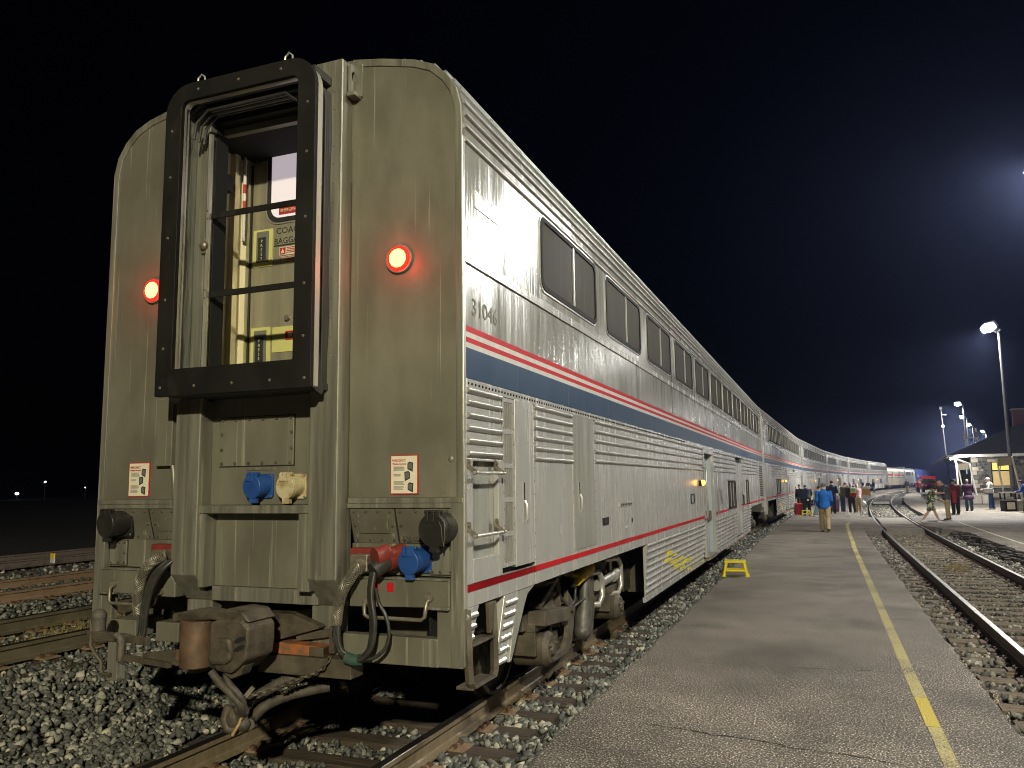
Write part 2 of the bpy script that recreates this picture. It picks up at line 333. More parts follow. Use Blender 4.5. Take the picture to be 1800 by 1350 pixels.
lamp_post(26.5,142.5,'far lamp post between the second far lamp and the roof',14000,W1,-.15)
lamp_post(32.1,165.4,'farthest lamp post glowing just above the station roof slope',14000,W1,-.18)

# ------------------------------------------------------------------ ground
def ground_z(x):
    return float(np.interp(x,[-14,-9.8,-9.4,-3.5,-3.05,-2.0,-1.45,1.6,4.95,8.3,9.],[.16,.16,.2,.2,.13,-.12,-.20,-.21,-.22,-.22,-.22]))
xs=[-440,-200,-80,-30,-14,-9.8,-9.4,-7,-5,-3.5,-3.05,-2.5,-2.0,-1.45,-.7,0,.7,1.2,1.75,3,4.85,5.5,6.3,7,7.8,8.4,9,14,40,120,240,440]
ys=[-120,-60,-20,-8]+[-5+1.*i for i in range(0,30)]+[26,32,40,50,62,76,92,110,130,155,185,230,300,380,460]
b=B()
for y in ys:
    for x in xs:
        b.v.append((x+(curve_x(y) if abs(x)<100 and y<300 else 0)*(1 if x>-3 else .0),y,ground_z(max(-14,min(9,x)))-.03))
nx=len(xs)
for j in range(len(ys)-1):
    for i in range(nx-1): b.f.append((j*nx+i,j*nx+i+1,(j+1)*nx+i+1,(j+1)*nx+i)); b.m.append(0 if -14<=xs[i]<9 else 1)
b.build('ground',[BEDM,EARTH],smooth=60,kind='structure')

ico=[]; ph=(1+5**.5)/2
for a in (-1,1):
    for c in (-ph,ph): ico+= [(0,a,c),(a,c,0),(c,0,a)]
ico=np.array(ico)/np.linalg.norm(ico[0])
import itertools
ifc=[]
for t in itertools.combinations(range(12),3):
    d=[np.linalg.norm(ico[t[i]]-ico[t[(i+1)%3]]) for i in range(3)]
    if max(d)<1.2:
        n_=np.cross(ico[t[1]]-ico[t[0]],ico[t[2]]-ico[t[0]]); ifc.append(t if n_@ico[t[0]]>0 else t[::-1])
ifc=np.array(ifc)
def stones(name,areas,m):
    """areas: (x0,x1,y0,y1,count,size0,size1,keep(x,y)->bool mask, z(x,y))"""
    V=[];F=[];o=0
    for (x0,x1,y0,y1,n,s0,s1,keep,zf) in areas:
        x=rng.uniform(x0,x1,n); y=rng.uniform(y0,y1,n)
        if keep is not None: k=keep(x,y); x=x[k]; y=y[k]
        n=len(x); z=zf(x,y)
        s=rng.uniform(s0,s1,n)*np.where(rng.random(n)<.12,1.35,1)
        pts=ico[None]*(1+rng.uniform(-.34,.30,(n,12,1)))
        for _ in range(5):
            nv=rng.normal(size=(n,3)); nv/=np.linalg.norm(nv,axis=1,keepdims=True); c_=rng.uniform(.36,.68,n)
            d_=np.einsum('nij,nj->ni',pts,nv); pts=pts-np.maximum(0,d_-c_[:,None])[:,:,None]*nv[:,None,:]
        pts*=1.38
        sc=np.stack([rng.uniform(.75,1.25,n),rng.uniform(.75,1.25,n),rng.uniform(.5,.95,n)],1)
        pts=pts*sc[:,None]*(s[:,None,None]*.5)
        q=rng.normal(size=(n,4)); q/=np.linalg.norm(q,axis=1,keepdims=True); w_,a,b_,c=q.T
        M=np.stack([np.stack([1-2*(b_*b_+c*c),2*(a*b_-w_*c),2*(a*c+w_*b_)],1),np.stack([2*(a*b_+w_*c),1-2*(a*a+c*c),2*(b_*c-w_*a)],1),np.stack([2*(a*c-w_*b_),2*(b_*c+w_*a),1-2*(a*a+b_*b_)],1)],1)
        pts=np.einsum('nij,nkj->nki',M,pts)+np.stack([x,y,z+s*.12+rng.uniform(-.012,.02,n)],1)[:,None]
        V.append(pts.reshape(-1,3)); F.append((ifc[None]+(np.arange(n)*12)[:,None,None]+o).reshape(-1,3)); o+=n*12
    V=np.concatenate(V);F=np.concatenate(F)
    me=bpy.data.meshes.new(name); me.vertices.add(len(V)); me.vertices.foreach_set('co',V.ravel().astype(np.float32))
    me.loops.add(len(F)*3); me.loops.foreach_set('vertex_index',F.ravel().astype(np.int32)); me.polygons.add(len(F))
    me.polygons.foreach_set('loop_start',np.arange(len(F),dtype=np.int32)*3); me.polygons.foreach_set('loop_total',np.full(len(F),3,dtype=np.int32))
    me.update(); me.validate(); me.materials.append(m)
    o_=bpy.data.objects.new(name,me); COL.objects.link(o_); o_['kind']='stuff'; return o_
gz=np.vectorize(ground_z)
TIE_S=.533
def off_ties(x,y,hw=.13): return np.abs(((y-1.36)/TIE_S+.5)%1-.5)*TIE_S>hw
def cx_arr(y): return np.where(y<20,0,(y-20)**2/1490.)
stones('ballast',[
    (-3.45,-1.38,-3.4,4,9500,.028,.068,None,lambda x,y:gz(x)),
    (-2.0,-.80,-3.4,0.6,3800,.028,.064,lambda x,y:off_ties(x,y)|(x<-1.35),lambda x,y:gz(x)-.005),
    (-.70,.70,-2.5,1.0,2600,.028,.06,lambda x,y:off_ties(x,y)|(rng.random(len(x))<.06),lambda x,y:gz(x)-.015),
    (-.70,.70,1.0,8.0,3000,.03,.06,off_ties,lambda x,y:gz(x)-.02),
    (.80,1.72,-1,9,5200,.032,.07,lambda x,y:off_ties(x,y)|((x>1.38)&(rng.random(len(x))<.75)),lambda x,y:gz(x)+.005*np.maximum(0,x-1.3)),
    (.80,1.76,9,30,5200,.05,.085,lambda x,y:off_ties(x,y)|(x>1.36),lambda x,y:gz(x)),
    (.80,1.76,30,60,2600,.06,.1,None,lambda x,y:gz(x)),
    (-3.4,-1.4,4,9,1500,.06,.1,None,lambda x,y:gz(x)),
    (-5.35,-3.3,-4,8,5200,.03,.065,None,lambda x,y:gz(x)-.025),
    (-7.8,-5.3,-3,11,5200,.03,.07,None,lambda x,y:gz(x)+.0),
],STONE)
STO2=stones('ballast',[
    (-9.2,-7.75,-1,14,5200,.045,.085,None,lambda x,y:gz(x)+.02),
    (-12.6,-9.3,3,16,1800,.05,.09,None,lambda x,y:gz(x)),
    (4.86,5.52,2.0,16,2600,.03,.07,lambda x,y:off_ties(x,y,.11),lambda x,y:gz(x)+.005),
    (4.86,5.52,16,28.6,2600,.04,.08,lambda x,y:off_ties(x,y,.11),lambda x,y:gz(x)+.005),
    (5.66,7.0,3,14,3600,.025,.055,lambda x,y:off_ties(x,y,.10)|(rng.random(len(x))<.03),lambda x,y:gz(x)+.008),
    (5.66,7.0,14,28.7,4600,.025,.055,lambda x,y:off_ties(x,y,.10)|(rng.random(len(x))<.03),lambda x,y:gz(x)+.008),
    (7.14,8.3,8,31,6500,.035,.08,None,lambda x,y:gz(x)),
    (5.0,8.2,39,66,6000,.05,.1,lambda x,y:(np.abs(x-5.6)>.08)&(np.abs(x-7.05)>.08),lambda x,y:gz(x)+.02),
],STONE2)
# stones on the curved stretch follow the track
me=STO2.data; co=np.empty(len(me.vertices)*3,np.float32); me.vertices.foreach_get('co',co); co=co.reshape(-1,3); k=co[:,0]>4
co[k,0]+=cx_arr(co[k,1]); me.vertices.foreach_set('co',co.ravel()); me.update()

# ------------------------------------------------------------------ railway tracks
RP=[(-.036,-.004),(-.032,0),(.032,0),(.036,-.004),(.035,-.038),(.010,-.05),(.009,-.135),(.020,-.148),(.070,-.158),(.070,-.17),(-.070,-.17),(-.070,-.158),(-.020,-.148),(-.009,-.135),(-.010,-.05),(-.035,-.038)]
def rail(x0,yy,zt,sidem,topm,parent,curved=True,name='rail'):
    b=B(); rings=[]
    for y in yy:
        c,a=(curve_x(y),curve_a(y)) if curved else (0,0)
        rings.append([(x0+c+px*math.cos(a),y-px*math.sin(a),zt+pz) for px,pz in RP])
    b.loft(rings); n=len(RP)
    for i in range(len(yy)-1):
        for j in (0,1,2): b.m[i*n+j]=1
    return b.build(name,[sidem,topm],parent)
def tie_mesh(L,wd,h,m,seed):
    rr=random.Random(seed); b=B(); N=9
    rings=[]
    for i in range(N+1):
        x=-L/2+L*i/N; j=lambda s=.008: rr.uniform(-s,s)
        rings.append([(x+j(.004),-wd/2+j(),-h),(x,wd/2+j(),-h),(x+j(.012),wd/2+j(),-.014+j(.004)),(x,wd/2-.02+j(.005),j(.005)),(x,wd*.12+j(.02),-.004+j(.004)),(x,-wd*.2+j(.02),j(.006)),(x,-wd/2+.02+j(.005),j(.005)),(x+j(.012),-wd/2+j(),-.014+j(.004))])
    return b.loft(rings).mesh('tie',m)
TIES=[tie_mesh(2.62,.235,.17,TIEM,i) for i in range(4)]; TIESW=[tie_mesh(2.58,.225,.17,TIEW,i+9) for i in range(4)]
pm=B().box(-.19,.19,-.095,.095,0,.016)
for sx in (-.1,.1):
    for sy in (-.055,.055): pm.box(sx-.018,sx+.018,sy-.018,sy+.018,.016,.045,1)
pm.box(.082,.10,-.09,.09,.016,.028); pm.box(-.10,-.082,-.09,.09,.016,.028)
TPL=pm.mesh('tie_plate',[PLATEM,SPIKEM]); TPLD=pm.mesh('tie_plate',[SPIKEM,SPIKEM])
def seq(a,b,s):
    o=[]; y=a
    while y<b: o.append(y); y+=s
    return o+[b]
def track(label,x0,zt,y0,y1,sidem,topm,ties,tie_range,plates=True,curved=True,sink=0.,group='railway tracks'):
    t=empty('railway_track',(0,0,0),label=label,cat='railway track',group=group)
    yy=seq(y0,20,13) + seq(22,y1,3.5) if curved and y1>20 else [y0,y1]
    for s in (-1,1): rail(x0+s*.7525,yy,zt,sidem,topm,t,curved)
    k=0; y=1.36-TIE_S*math.floor((1.36-tie_range[0])/TIE_S)
    while y<tie_range[1]:
        c,a=(curve_x(y),curve_a(y)) if curved else (0,0)
        place('tie',ties[k%4],t,(x0+c+random.uniform(-.05,.05),y+random.uniform(-.025,.025)*(1 if ties is TIES else 2.4),zt-.186-sink+random.uniform(-.006,.006)),-a+random.uniform(-.018,.018)+(math.pi if k%3==0 else 0))
        if plates and (y<tie_range[1]*.75):
            for s in (-1,1): place('tie_plate',TPL if ties is TIES else TPLD,t,(x0+c+s*.7525,y,zt-.186),-a)
        k+=1; y+=TIE_S
    return t
track('railway track on dark ties under the silver train',0,0,-9,215,RAILS,RAILTD,TIES,(-4.2,26))
RT=track('bright-railed track with weathered ties curving away right of the asphalt platform',6.33,0,-6,200,RAILR,RAILT,TIESW,(-1,64))
track('half-buried track nearest the left side of the train',-4.54,.4,-14,60,mat('rail_side_olive',(.095,.082,.052),(.15,.13,.085),scale=6,rough=.6),RAILTD,TIES,(-3,9),curved=False,sink=.02)
track('farther track beyond the pale gravel strip on the left',-8.49,.4,-14,60,mat('rail_side_rusty',(.25,.165,.105),(.33,.225,.15),scale=6,rough=.6),RAILT,TIES,(0,13),curved=False,sink=.03)
track('dim third track at the edge of the dark on the left',-13.4,.4,-14,70,RAILR,RAILTD,TIES,(4,18),curved=False,sink=.03,plates=False)
# splice bars on the left rails
for (x,y,tr) in ((-7.74+.03,4.9,None),):
    pass
# crossing boards between the rails of the right track
for (y0,n,wd) in ((33.1,3,1.75),(69.2,2,1.0),(101.4,2,1.0)):
    for k in range(n):
        ya=y0+k*(wd+.06); c=curve_x(ya+wd/2); b=B().box(5.70+c,6.95+c,ya,ya+wd,-.16,.012)
        b.build('crossing_board',CONC,RT,bevel=.012)
b=B()
for (x0,x1,y0,y1) in ((5.69,6.97,28.9,33.05),(5.69,6.97,38.55,39.4)): b.box(x0+curve_x(y0),x1+curve_x(y0),y0,y1,-.2,.008)
b.build('crossing_asphalt',ASPH,RT)

# ------------------------------------------------------------------ platforms
def sheet(name,m,left,right,yy,z,th,jit=.03,kind='structure',cols=6,parent=None):
    b=B(); rr=random.Random(hash(name)%99)
    for y in yy:
        jl,jr=rr.uniform(-jit,jit),rr.uniform(-jit,jit)
        xl,xr=left(y)+jl,right(y)+jr
        row=[(xl+rr.uniform(-jit,jit)-.05,y,z-th),(xl,y,z-.012)]+[(xl+(xr-xl)*(.012+.976*i/cols),y,z) for i in range(cols+1)]+[(xr,y,z-.012),(xr+rr.uniform(-jit,jit)+.05,y,z-th)]
        b.v+=row
    n=len(b.v)//len(yy)
    for j in range(len(yy)-1):
        for i in range(n-1): b.f.append((j*n+i,j*n+i+1,(j+1)*n+i+1,(j+1)*n+i)); b.m.append(0)
    return b.build(name,m,parent,kind=kind)
PZ=.03
yy=seq(-10,28.6,.22)+seq(28.9,39,.5)+seq(39.6,70,1.2)+seq(72,205,5)
def plat_r(y): return float(np.interp(y,[27.3,28.9,39.2,41.5],[4.88,5.53,5.53,4.95]))+curve_x(y)
sheet('platform',ASPH,lambda y:1.71+curve_x(y)*.985,plat_r,yy,PZ,.2,.022)
yy2=seq(-10,31,.22)+seq(31.2,39.2,.5)+seq(39.6,70,1.2)+seq(72,205,5)
def rplat_l(y): return float(np.interp(y,[29.0,31.6,39.2,42],[7.85,7.13,7.13,8.1]) if y>29 else np.interp(y,[27,29],[8.2,7.85]))+curve_x(y)
sheet('station_platform',ASPH,rplat_l,lambda y:46+curve_x(y),yy2,PZ,.22,.05)
# painted lines
def stripe(name,m,pts,wd,z=PZ+.004):
    b=B(); n=len(pts)
    for i,(x,y) in enumerate(pts):
        a=pts[max(0,i-1)]; c=pts[min(n-1,i+1)]; d=Vector((c[0]-a[0],c[1]-a[1])).normalized(); nx,ny=-d.y*wd/2,d.x*wd/2
        b.v+=[(x+nx,y+ny,z),(x-nx,y-ny,z)]
    b.f=[(2*i,2*i+1,2*i+3,2*i+2) for i in range(n-1)]; b.m=[0]*(n-1)
    return b.build(name,m,kind='structure')
stripe('painted_line',YLINE,[(4.335,y) for y in seq(-9,2.32,.8)],.095)
stripe('painted_line',YLINEB,[(4.33,2.33),(4.33,2.75),(4.33,3.2)],.098)
stripe('painted_line',YLINE,[(4.33,3.21)]+[(4.325,y) for y in seq(4,20,1)]+[(4.35+curve_x(y),y) for y in seq(21,31.5,.7)]+[(4.49,32.6),(4.55,33.3),(4.66,33.9),(4.9,34.4),(5.45,34.75)],.105)
stripe('painted_line',WLINE,[(8.76+curve_x(y),y) for y in seq(12,34.5,.8)],.08)
# patch of dark new asphalt around the crossing, and the torn asphalt edge by the station track
b=B()
for k in range(150):
    y=random.uniform(17.5,31.2); x=8.17+curve_x(y)-abs(random.gauss(0,.20)); s=random.uniform(.05,.15)
    q=[(x+s*math.cos(a)*random.uniform(.6,1.2),y+1.6*s*math.sin(a)*random.uniform(.6,1.2)) for a in [i*math.pi/3 for i in range(6)]]
    z0=-.19+random.uniform(0,.06)+max(0,(x-7.95-curve_x(y))*.5); b.prism(q,'z',z0-.06,z0+.05)
b.build('asphalt_rubble',ASPHD,kind='stuff')
b=B()
for k in range(70):
    y=random.uniform(1.5,28); x=4.9+curve_x(y)+abs(random.gauss(0,.07)); s=random.uniform(.03,.075)
    q=[(x+s*math.cos(a)*random.uniform(.6,1.2),y+1.7*s*math.sin(a)*random.uniform(.6,1.2)) for a in [i*math.pi/3 for i in range(6)]]
    z0=-.16+random.uniform(0,.05); b.prism(q,'z',z0-.05,z0+.04)
b.build('asphalt_rubble',ASPH,kind='stuff')
# cracks across the asphalt
CRK=mat('crack_dark',(.012,.011,.010),rough=.95)
for (x0,x1,y0,y1,wd) in ((2.25,4.33,3.95,4.15,.011),(2.25,4.05,1.75,1.40,.013),(2.2,3.2,8.4,8.3,.012),(3.4,4.85,13.6,13.7,.014),(1.9,4.8,18.9,19.2,.016),(3.2,4.8,7.05,7.0,.008),(1.8,2.6,6.1,6.15,.008)):
    b=B(); N=26; rr=random.Random(int(y0*10)); w0=0; top=[];bot=[]
    for i in range(N+1):
        f=i/N; w0=w0*.8+rr.gauss(0,.012); h=wd*.5*(.35+rr.random())*(1 if 0<i<N else .1); x=x0+(x1-x0)*f; y=y0+(y1-y0)*f+w0; top.append((x,y+h)); bot.append((x,y-h))
    b.v=[(x,y,PZ+.0035) for x,y in top+bot]; b.f=[(i,i+1,N+2+i,N+1+i) for i in range(N)]; b.m=[0]*N
    b.build('asphalt_crack',CRK,kind='structure')
# dry grass
def grass(name,cx,cy,z,n,rad,h,m):
    b=B()
    for k in range(n):
        r_=rad*math.sqrt(random.random()); a=random.uniform(0,6.283); x,y=cx+r_*math.cos(a),cy+2*r_*math.sin(a); hh=h*random.uniform(.4,1.1); dx,dy=random.gauss(0,.35)*hh,random.gauss(0,.35)*hh
        wv=.004; b.add([(x-wv,y,z),(x+wv,y+.002,z),(x+dx*.5+wv*.7,y+dy*.5,z+hh*.6),(x+dx*.5-wv*.7,y+dy*.5,z+hh*.6),(x+dx,y+dy,z+hh)],[(0,1,2,3),(3,2,4)])
    return b.build(name,m,kind='stuff')
STRAW=mat('dry_straw',(.30,.22,.07),(.20,.16,.05),scale=9,rough=.8)
grass('dry_grass',-4.3,2.6,.2,420,.55,.20,STRAW)
grass('dry_grass',6.35,16.2,-.2,90,.25,.22,STRAW); grass('dry_grass',5.25,3.4,-.2,24,.05,.16,STRAW)

# ------------------------------------------------------------------ bilevel passenger cars
# roof half-profile (x,z) from the belt upwards
ROOF=[(1.55,4.15),(1.55,4.30),(1.547,4.41),(1.514,4.543),(1.44,4.656),(1.337,4.75),(1.196,4.811),(.93,4.875),(.705,4.914),(.35,4.943),(0,4.952)]
def roof_loop(inset=0.,zlow=4.15):
    pts=[]
    for x,z in ROOF: pts.append((x-inset*(1 if x>1.5 else x/1.55*.8),z-inset*(0 if z<4.2 else min(1,(z-4.15)/.7))))
    pts[0]=(pts[0][0],zlow)
    return pts+[(-x,z) for x,z in pts[::-1][1:]]
RIB_AT=[(1.55,4.185,0),(1.55,4.285,0),(1.549,4.37,5),(1.538,4.455,12),(1.512,4.546,22),(1.468,4.62,35),(1.405,4.69,45),(1.325,4.755,55),(1.22,4.803,65),(1.09,4.84,72)]
X=1.55
def side_pane_window(root,y0,y1,z0,z1,div=(.54,),rad=.10,gas=GASKET,pane=PANE,name='window',xs=1,frame_w=.042):
    x0=X if xs>0 else -X; d=xs
    f=B().ring(rrect(y0,y1,z0,z1,rad),rrect(y0+frame_w,y1-frame_w,z0+frame_w,z1-frame_w,rad*.8),'x',x0-d*.002,x0+d*.016)
    w=f.build(name,gas,root,smooth=40)
    f2=B().ring(rrect(y0-.02,y1+.02,z0-.02,z1+.02,rad+.02),rrect(y0,y1,z0,z1,rad),'x',x0-d*.002,x0+d*.009).build('frame',RIBM,w,smooth=40)
    cuts=[y0+frame_w]+[y0+(y1-y0)*q for q in div]+[y1-frame_w]
    for i in range(len(cuts)-1):
        a,c=cuts[i]+(.016 if i else 0),cuts[i+1]-(.016 if i<len(cuts)-2 else 0)
        B().prism(rrect(a,c,z0+frame_w,z1-frame_w,.03 if 0<i<len(cuts)-2 else .05),'x',x0-d*.001,x0+d*.005).build('pane',pane,w)
    for q in div:
        yq=y0+(y1-y0)*q; B().box(min(x0,x0+d*.018),max(x0,x0+d*.018),yq-.016,yq+.016,z0+frame_w,z1-frame_w).build('divider',RIBM,w)
    return w
def half_round(x,z,y0,y1,r=.017,tilt=0,h=1.,n=6):
    # raised stiffening rib along y, profile bulging outwards
    t=R(tilt); out=Vector((math.cos(t),math.sin(t))); up=Vector((-math.sin(t),math.cos(t)))
    prof=[Vector((x,z))+up*(-r*1.25)]+[Vector((x,z))+up*(-r*math.cos(math.pi*i/n))+out*(r*.25+r*h*math.sin(math.pi*i/n)) for i in range(n+1)]+[Vector((x,z))+up*(r*1.25)]
    b=B(); b.loft([[(p.x,y,p.y) for p in prof] for y in (y0,y0+.012)]+[[(p.x,y,p.y) for p in prof] for y in (y1-.012,y1)])
    return b
WHEEL=None
def wheel_mesh():
    prof=[(-.065,.20),(-.065,.42),(-.06,.47),(-.035,.475),(-.03,.445),(.06,.435),(.065,.40),(.03,.37),(.02,.22),(.05,.18),(.05,.05)]
    rings=[]
    for k in range(28):
        a=2*math.pi*k/28; rings.append([(px,r*math.cos(a),r*math.sin(a)) for px,r in prof])
    b=B(); n=len(prof)
    for r_ in rings: b.v+=r_
    for k in range(28):
        for j in range(n-1): b.f.append((k*n+j,k*n+j+1,((k+1)%28)*n+j+1,((k+1)%28)*n+j)); b.m.append(0)
    c=len(b.v); b.v.append((.05,0,0)); b.f+=[(c,((k+1)%28)*n+n-1,k*n+n-1) for k in range(28)]; b.m+=[0]*28
    return b.mesh('wheel',mat('wheel_steel',(.06,.05,.038),(.11,.09,.065),scale=8,rough=.5,metal=.4),35)
WHEEL=wheel_mesh()
def arc(c,r,a0,a1,n,plane='yz',x=0):
    return [(x,c[0]+r*math.cos(R(a0+(a1-a0)*i/n)),c[1]+r*math.sin(R(a0+(a1-a0)*i/n))) for i in range(n+1)]
def truck(root,yc,detail=True,wb=2.55):
    t=empty('wheel_truck',(0,yc,0)); t.parent=root
    for ay in (-wb/2,wb/2):
        for s in (-1,1):
            o=place('wheel',WHEEL,t,(s*.755,ay,.445)); 
            if s<0: o.rotation_euler=(0,0,math.pi)
        B().cyl((-1.3,ay,.445),(1.3,ay,.445),.075,n=10).build('axle',TRUCKM,t,smooth=40)
    for s in ((-1,1) if detail else (1,)):
        for ay in (-wb/2,wb/2):                      # outboard bearing with its adapter
            b=B().cyl((s*1.02,ay,.43),(s*1.30,ay,.43),.155,.15,18).cyl((s*1.30,ay,.43),(s*1.345,ay,.43),.155,.12,18)
            b.cyl((s*1.345,ay,.43),(s*1.37,ay,.43),.06,.05,8)
            for k in range(3): a=2*math.pi*k/3+.5; b.ball((s*1.352,ay+.085*math.cos(a),.43+.085*math.sin(a)),.022,n=6,k=4)
            b.build('bearing',TRUCKM,t,smooth=35)
            B().box(min(s*1.04,s*1.27),max(s*1.04,s*1.27),ay-.24,ay+.24,.60,.68).box(min(s*1.04,s*1.27),max(s*1.04,s*1.27),ay-.23,ay-.17,.40,.60).box(min(s*1.04,s*1.27),max(s*1.04,s*1.27),ay+.17,ay+.23,.40,.60).build('adapter',TRUCKM,t,bevel=.008)
        xa,xb=(1.02,1.2) if s>0 else (-1.2,-1.02)
        fr=B().prism([(-wb/2-.34,.62),(-wb/2+.35,.62),(-.62,.50),(.62,.50),(wb/2-.35,.62),(wb/2+.34,.62),(wb/2+.34,.76),(wb/2-.3,.76),(.5,.68),(-.5,.68),(-wb/2+.3,.76),(-wb/2-.34,.76)],'x',xa,xb)
        fr.build('side_frame',TRUCKM,t,bevel=.01)
        if not detail: continue
        x1=s*1.28
        def bx(a,b_): return (min(a,b_),max(a,b_))
        # hanger plate that dips between the axles
        hp=[(-.62,.86),(-.42,.72),(-.42,.52),(-.52,.33),(-.66,.27),(-1.15,.27),(-1.15,.33),(-.78,.34),(-.66,.42),(-.62,.56)]
        B().prism(hp,'x',*bx(x1-s*.03,x1+s*.01)).build('hanger',TRUCKM,t,bevel=.006)
        B().cyl((x1,-.52,.66),(x1+s*.045,-.52,.66),.035,n=8).build('pin',TRUCKM,t)
        hp2=[(.10,.90),(.30,.90),(.30,.55),(.20,.26),(-.02,.26),(.03,.50)]
        B().prism(hp2,'x',*bx(x1-s*.02,x1+s*.02)).build('hanger',TRUCKM,t,bevel=.006)
        # open box bracket and slanted brace over the first bearing
        q=B().beam((x1,-1.5,.72),(x1,-.75,.66),.16,.12).box(*bx(x1-s*.16,x1),-.80,-.60,.60,.62).box(*bx(x1-s*.16,x1),-.80,-.60,.74,.76).box(*bx(x1-s*.16,x1),-.82,-.80,.60,1.0).box(*bx(x1-s*.16,x1),-.60,-.58,.60,.78)
        q.beam((x1-s*.08,-1.35,.80),(x1-s*.08,-.75,1.02),.14,.05).box(*bx(x1-s*.2,x1),-.95,-.62,1.02,1.05); q.build('bracket',TRUCKM,t,bevel=.005)
        for ay in (-.95,.95):                        # bolster springs
            B().cyl((s*1.1,ay,.68),(s*1.1,ay,1.0),.15,n=14).cyl((s*1.1,ay,.72),(s*1.1,ay,.76),.17,n=14).cyl((s*1.1,ay,.84),(s*1.1,ay,.88),.17,n=14).cyl((s*1.1,ay,.94),(s*1.1,ay,.98),.17,n=14).build('spring',DARKGR,t,smooth=40)
        B().cyl((x1,-.12,.38),(x1,-.02,.66),.085,n=14).cyl((x1,-.02,.66),(x1,.04,.94),.055,n=14).ball((x1,-.12,.38),.09).build('shock_absorber',mat('shock_grey',(.12,.115,.10),(.07,.065,.055),scale=14,rough=.5,metal=.3),t,smooth=40)
        B().cyl((x1+s*.02,-.36,.92),(x1+s*.02,.06,1.0),.06,.085,14).build('damper',mat('damper_yellow',(.62,.45,.02),(.5,.34,.02),scale=10,rough=.5),t,smooth=40)
        B().cyl((x1,.06,1.0),(x1,.16,.985),.09,.05,12).cyl((x1,-.40,.86),(x1,-.36,.93),.03,n=8).build('damper_mount',BRASSY,t,smooth=40)
        def loop(yA,zA,L,H,n='guard_loop'):
            B().tube([(x1-s*.25,yA,zA),(x1-s*.02,yA+.02,zA),(x1+s*.03,yA+L*.75,zA-.01),(x1+s*.04,yA+L,zA-.10),(x1+s*.04,yA+L,zA-H+.08),(x1+s*.03,yA+L*.75,zA-H),(x1-s*.25,yA+.1,zA-H)],.034,8).build(n,ALU,t,smooth=50)
        loop(.12,.93,.42,.36); loop(.95,1.0,.46,.42)
        B().cyl((x1-s*.02,.5,.76),(x1-s*.02,1.25,.80),.06,n=12).cyl((x1-s*.02,1.2,.80),(x1-s*.02,1.32,.805),.085,n=12).cyl((x1-s*.02,1.15,1.1),(x1-s*.02,1.15,.78),.02,n=6).box(*bx(x1-s*.06,x1+s*.03),1.0,1.35,1.08,1.12).build('brake_cylinder',RIBM,t,smooth=40)
        B().box(*bx(x1-s*.16,x1-s*.1),.18,.52,.60,.92).cyl((x1-s*.1,.35,.76),(x1-s*.03,.35,.76),.12,n=14).build('brake_unit',DARKGR,t,smooth=40)
        B().tube([(x1-s*.05,-.85,.98),(x1,-.80,.80),(x1+s*.01,-.58,.68),(x1,-.36,.72),(x1,-.30,.9)],.016,7).build('hose',HOSE,t,smooth=60)
        B().tube([(x1,-.5,.66),(x1+s*.02,-.1,.70),(x1,.3,.70)],.013,6).build('hose',HOSE,t,smooth=60)
        B().box(*bx(.9*s,.93*s),.9,1.9,.3,.95).build('shield_plate',TRUCKM,t)
        B().beam((x1-s*.12,-.2,.26),(x1-s*.12,-.9,.10),.05,.03).beam((x1-s*.15,-.85,.33),(x1-s*.15,.15,.30),.06,.08).build('brake_rod',TRUCKM,t)
        B().box(*bx(x1-s*.22,x1-s*.06),-.98,-.72,.36,.50).cyl((x1-s*.14,-.85,.5),(x1-s*.14,-.85,.60),.06,n=10).build('brake_unit',TRUCKM,t,bevel=.01)
    B().box(-.95,.95,-.22,.22,.45,.85).box(-.9,.9,-1.6,1.6,.95,1.08).build('bolster',DARKGR,t)
    return t
def stripes(root,y0,y1,xs=1,segs=None):
    for (name,m,za,zb) in (('red_stripe',RED,2.874,2.914),('white_stripe',WHITE,2.839,2.874),('red_stripe',RED,2.804,2.839),('white_stripe',WHITE,2.769,2.804),('blue_band',BLUE,2.569,2.769)):
        x0=xs*X; B().box(min(x0-xs*.002,x0+xs*.003),max(x0-xs*.002,x0+xs*.003),y0,y1,za,zb).build(name,m,root)
def shell(root,y0,y1,near=True):
    # roof, the far (left) wall, floor
    lp=roof_loop()
    b=B().loft([[(x,y,z) for x,z in lp] for y in seq(y0,y1,3.3)],cap=False,closed=False)
    b.build('roof',STEEL,root,smooth=30)
    B().box(-X,-X+.03,y0,y1,1.10,4.15).build('side_wall',STEEL,root); B().box(-X,-X+.03,5.4,20.5,.46,1.095).build('skirt_panel',STEEL,root)
    B().box(-1.5,1.5,y0+.1,y1-.1,1.12,1.3).build('floor_frame',DARKGR,root)
    B().box(-1.50,1.50,y0+.62,y0+.66,1.3,4.6).build('bulkhead',DARK,root); B().box(-1.5,1.5,y1-.1,y1-.06,1.12,4.6).build('bulkhead',DARK,root)
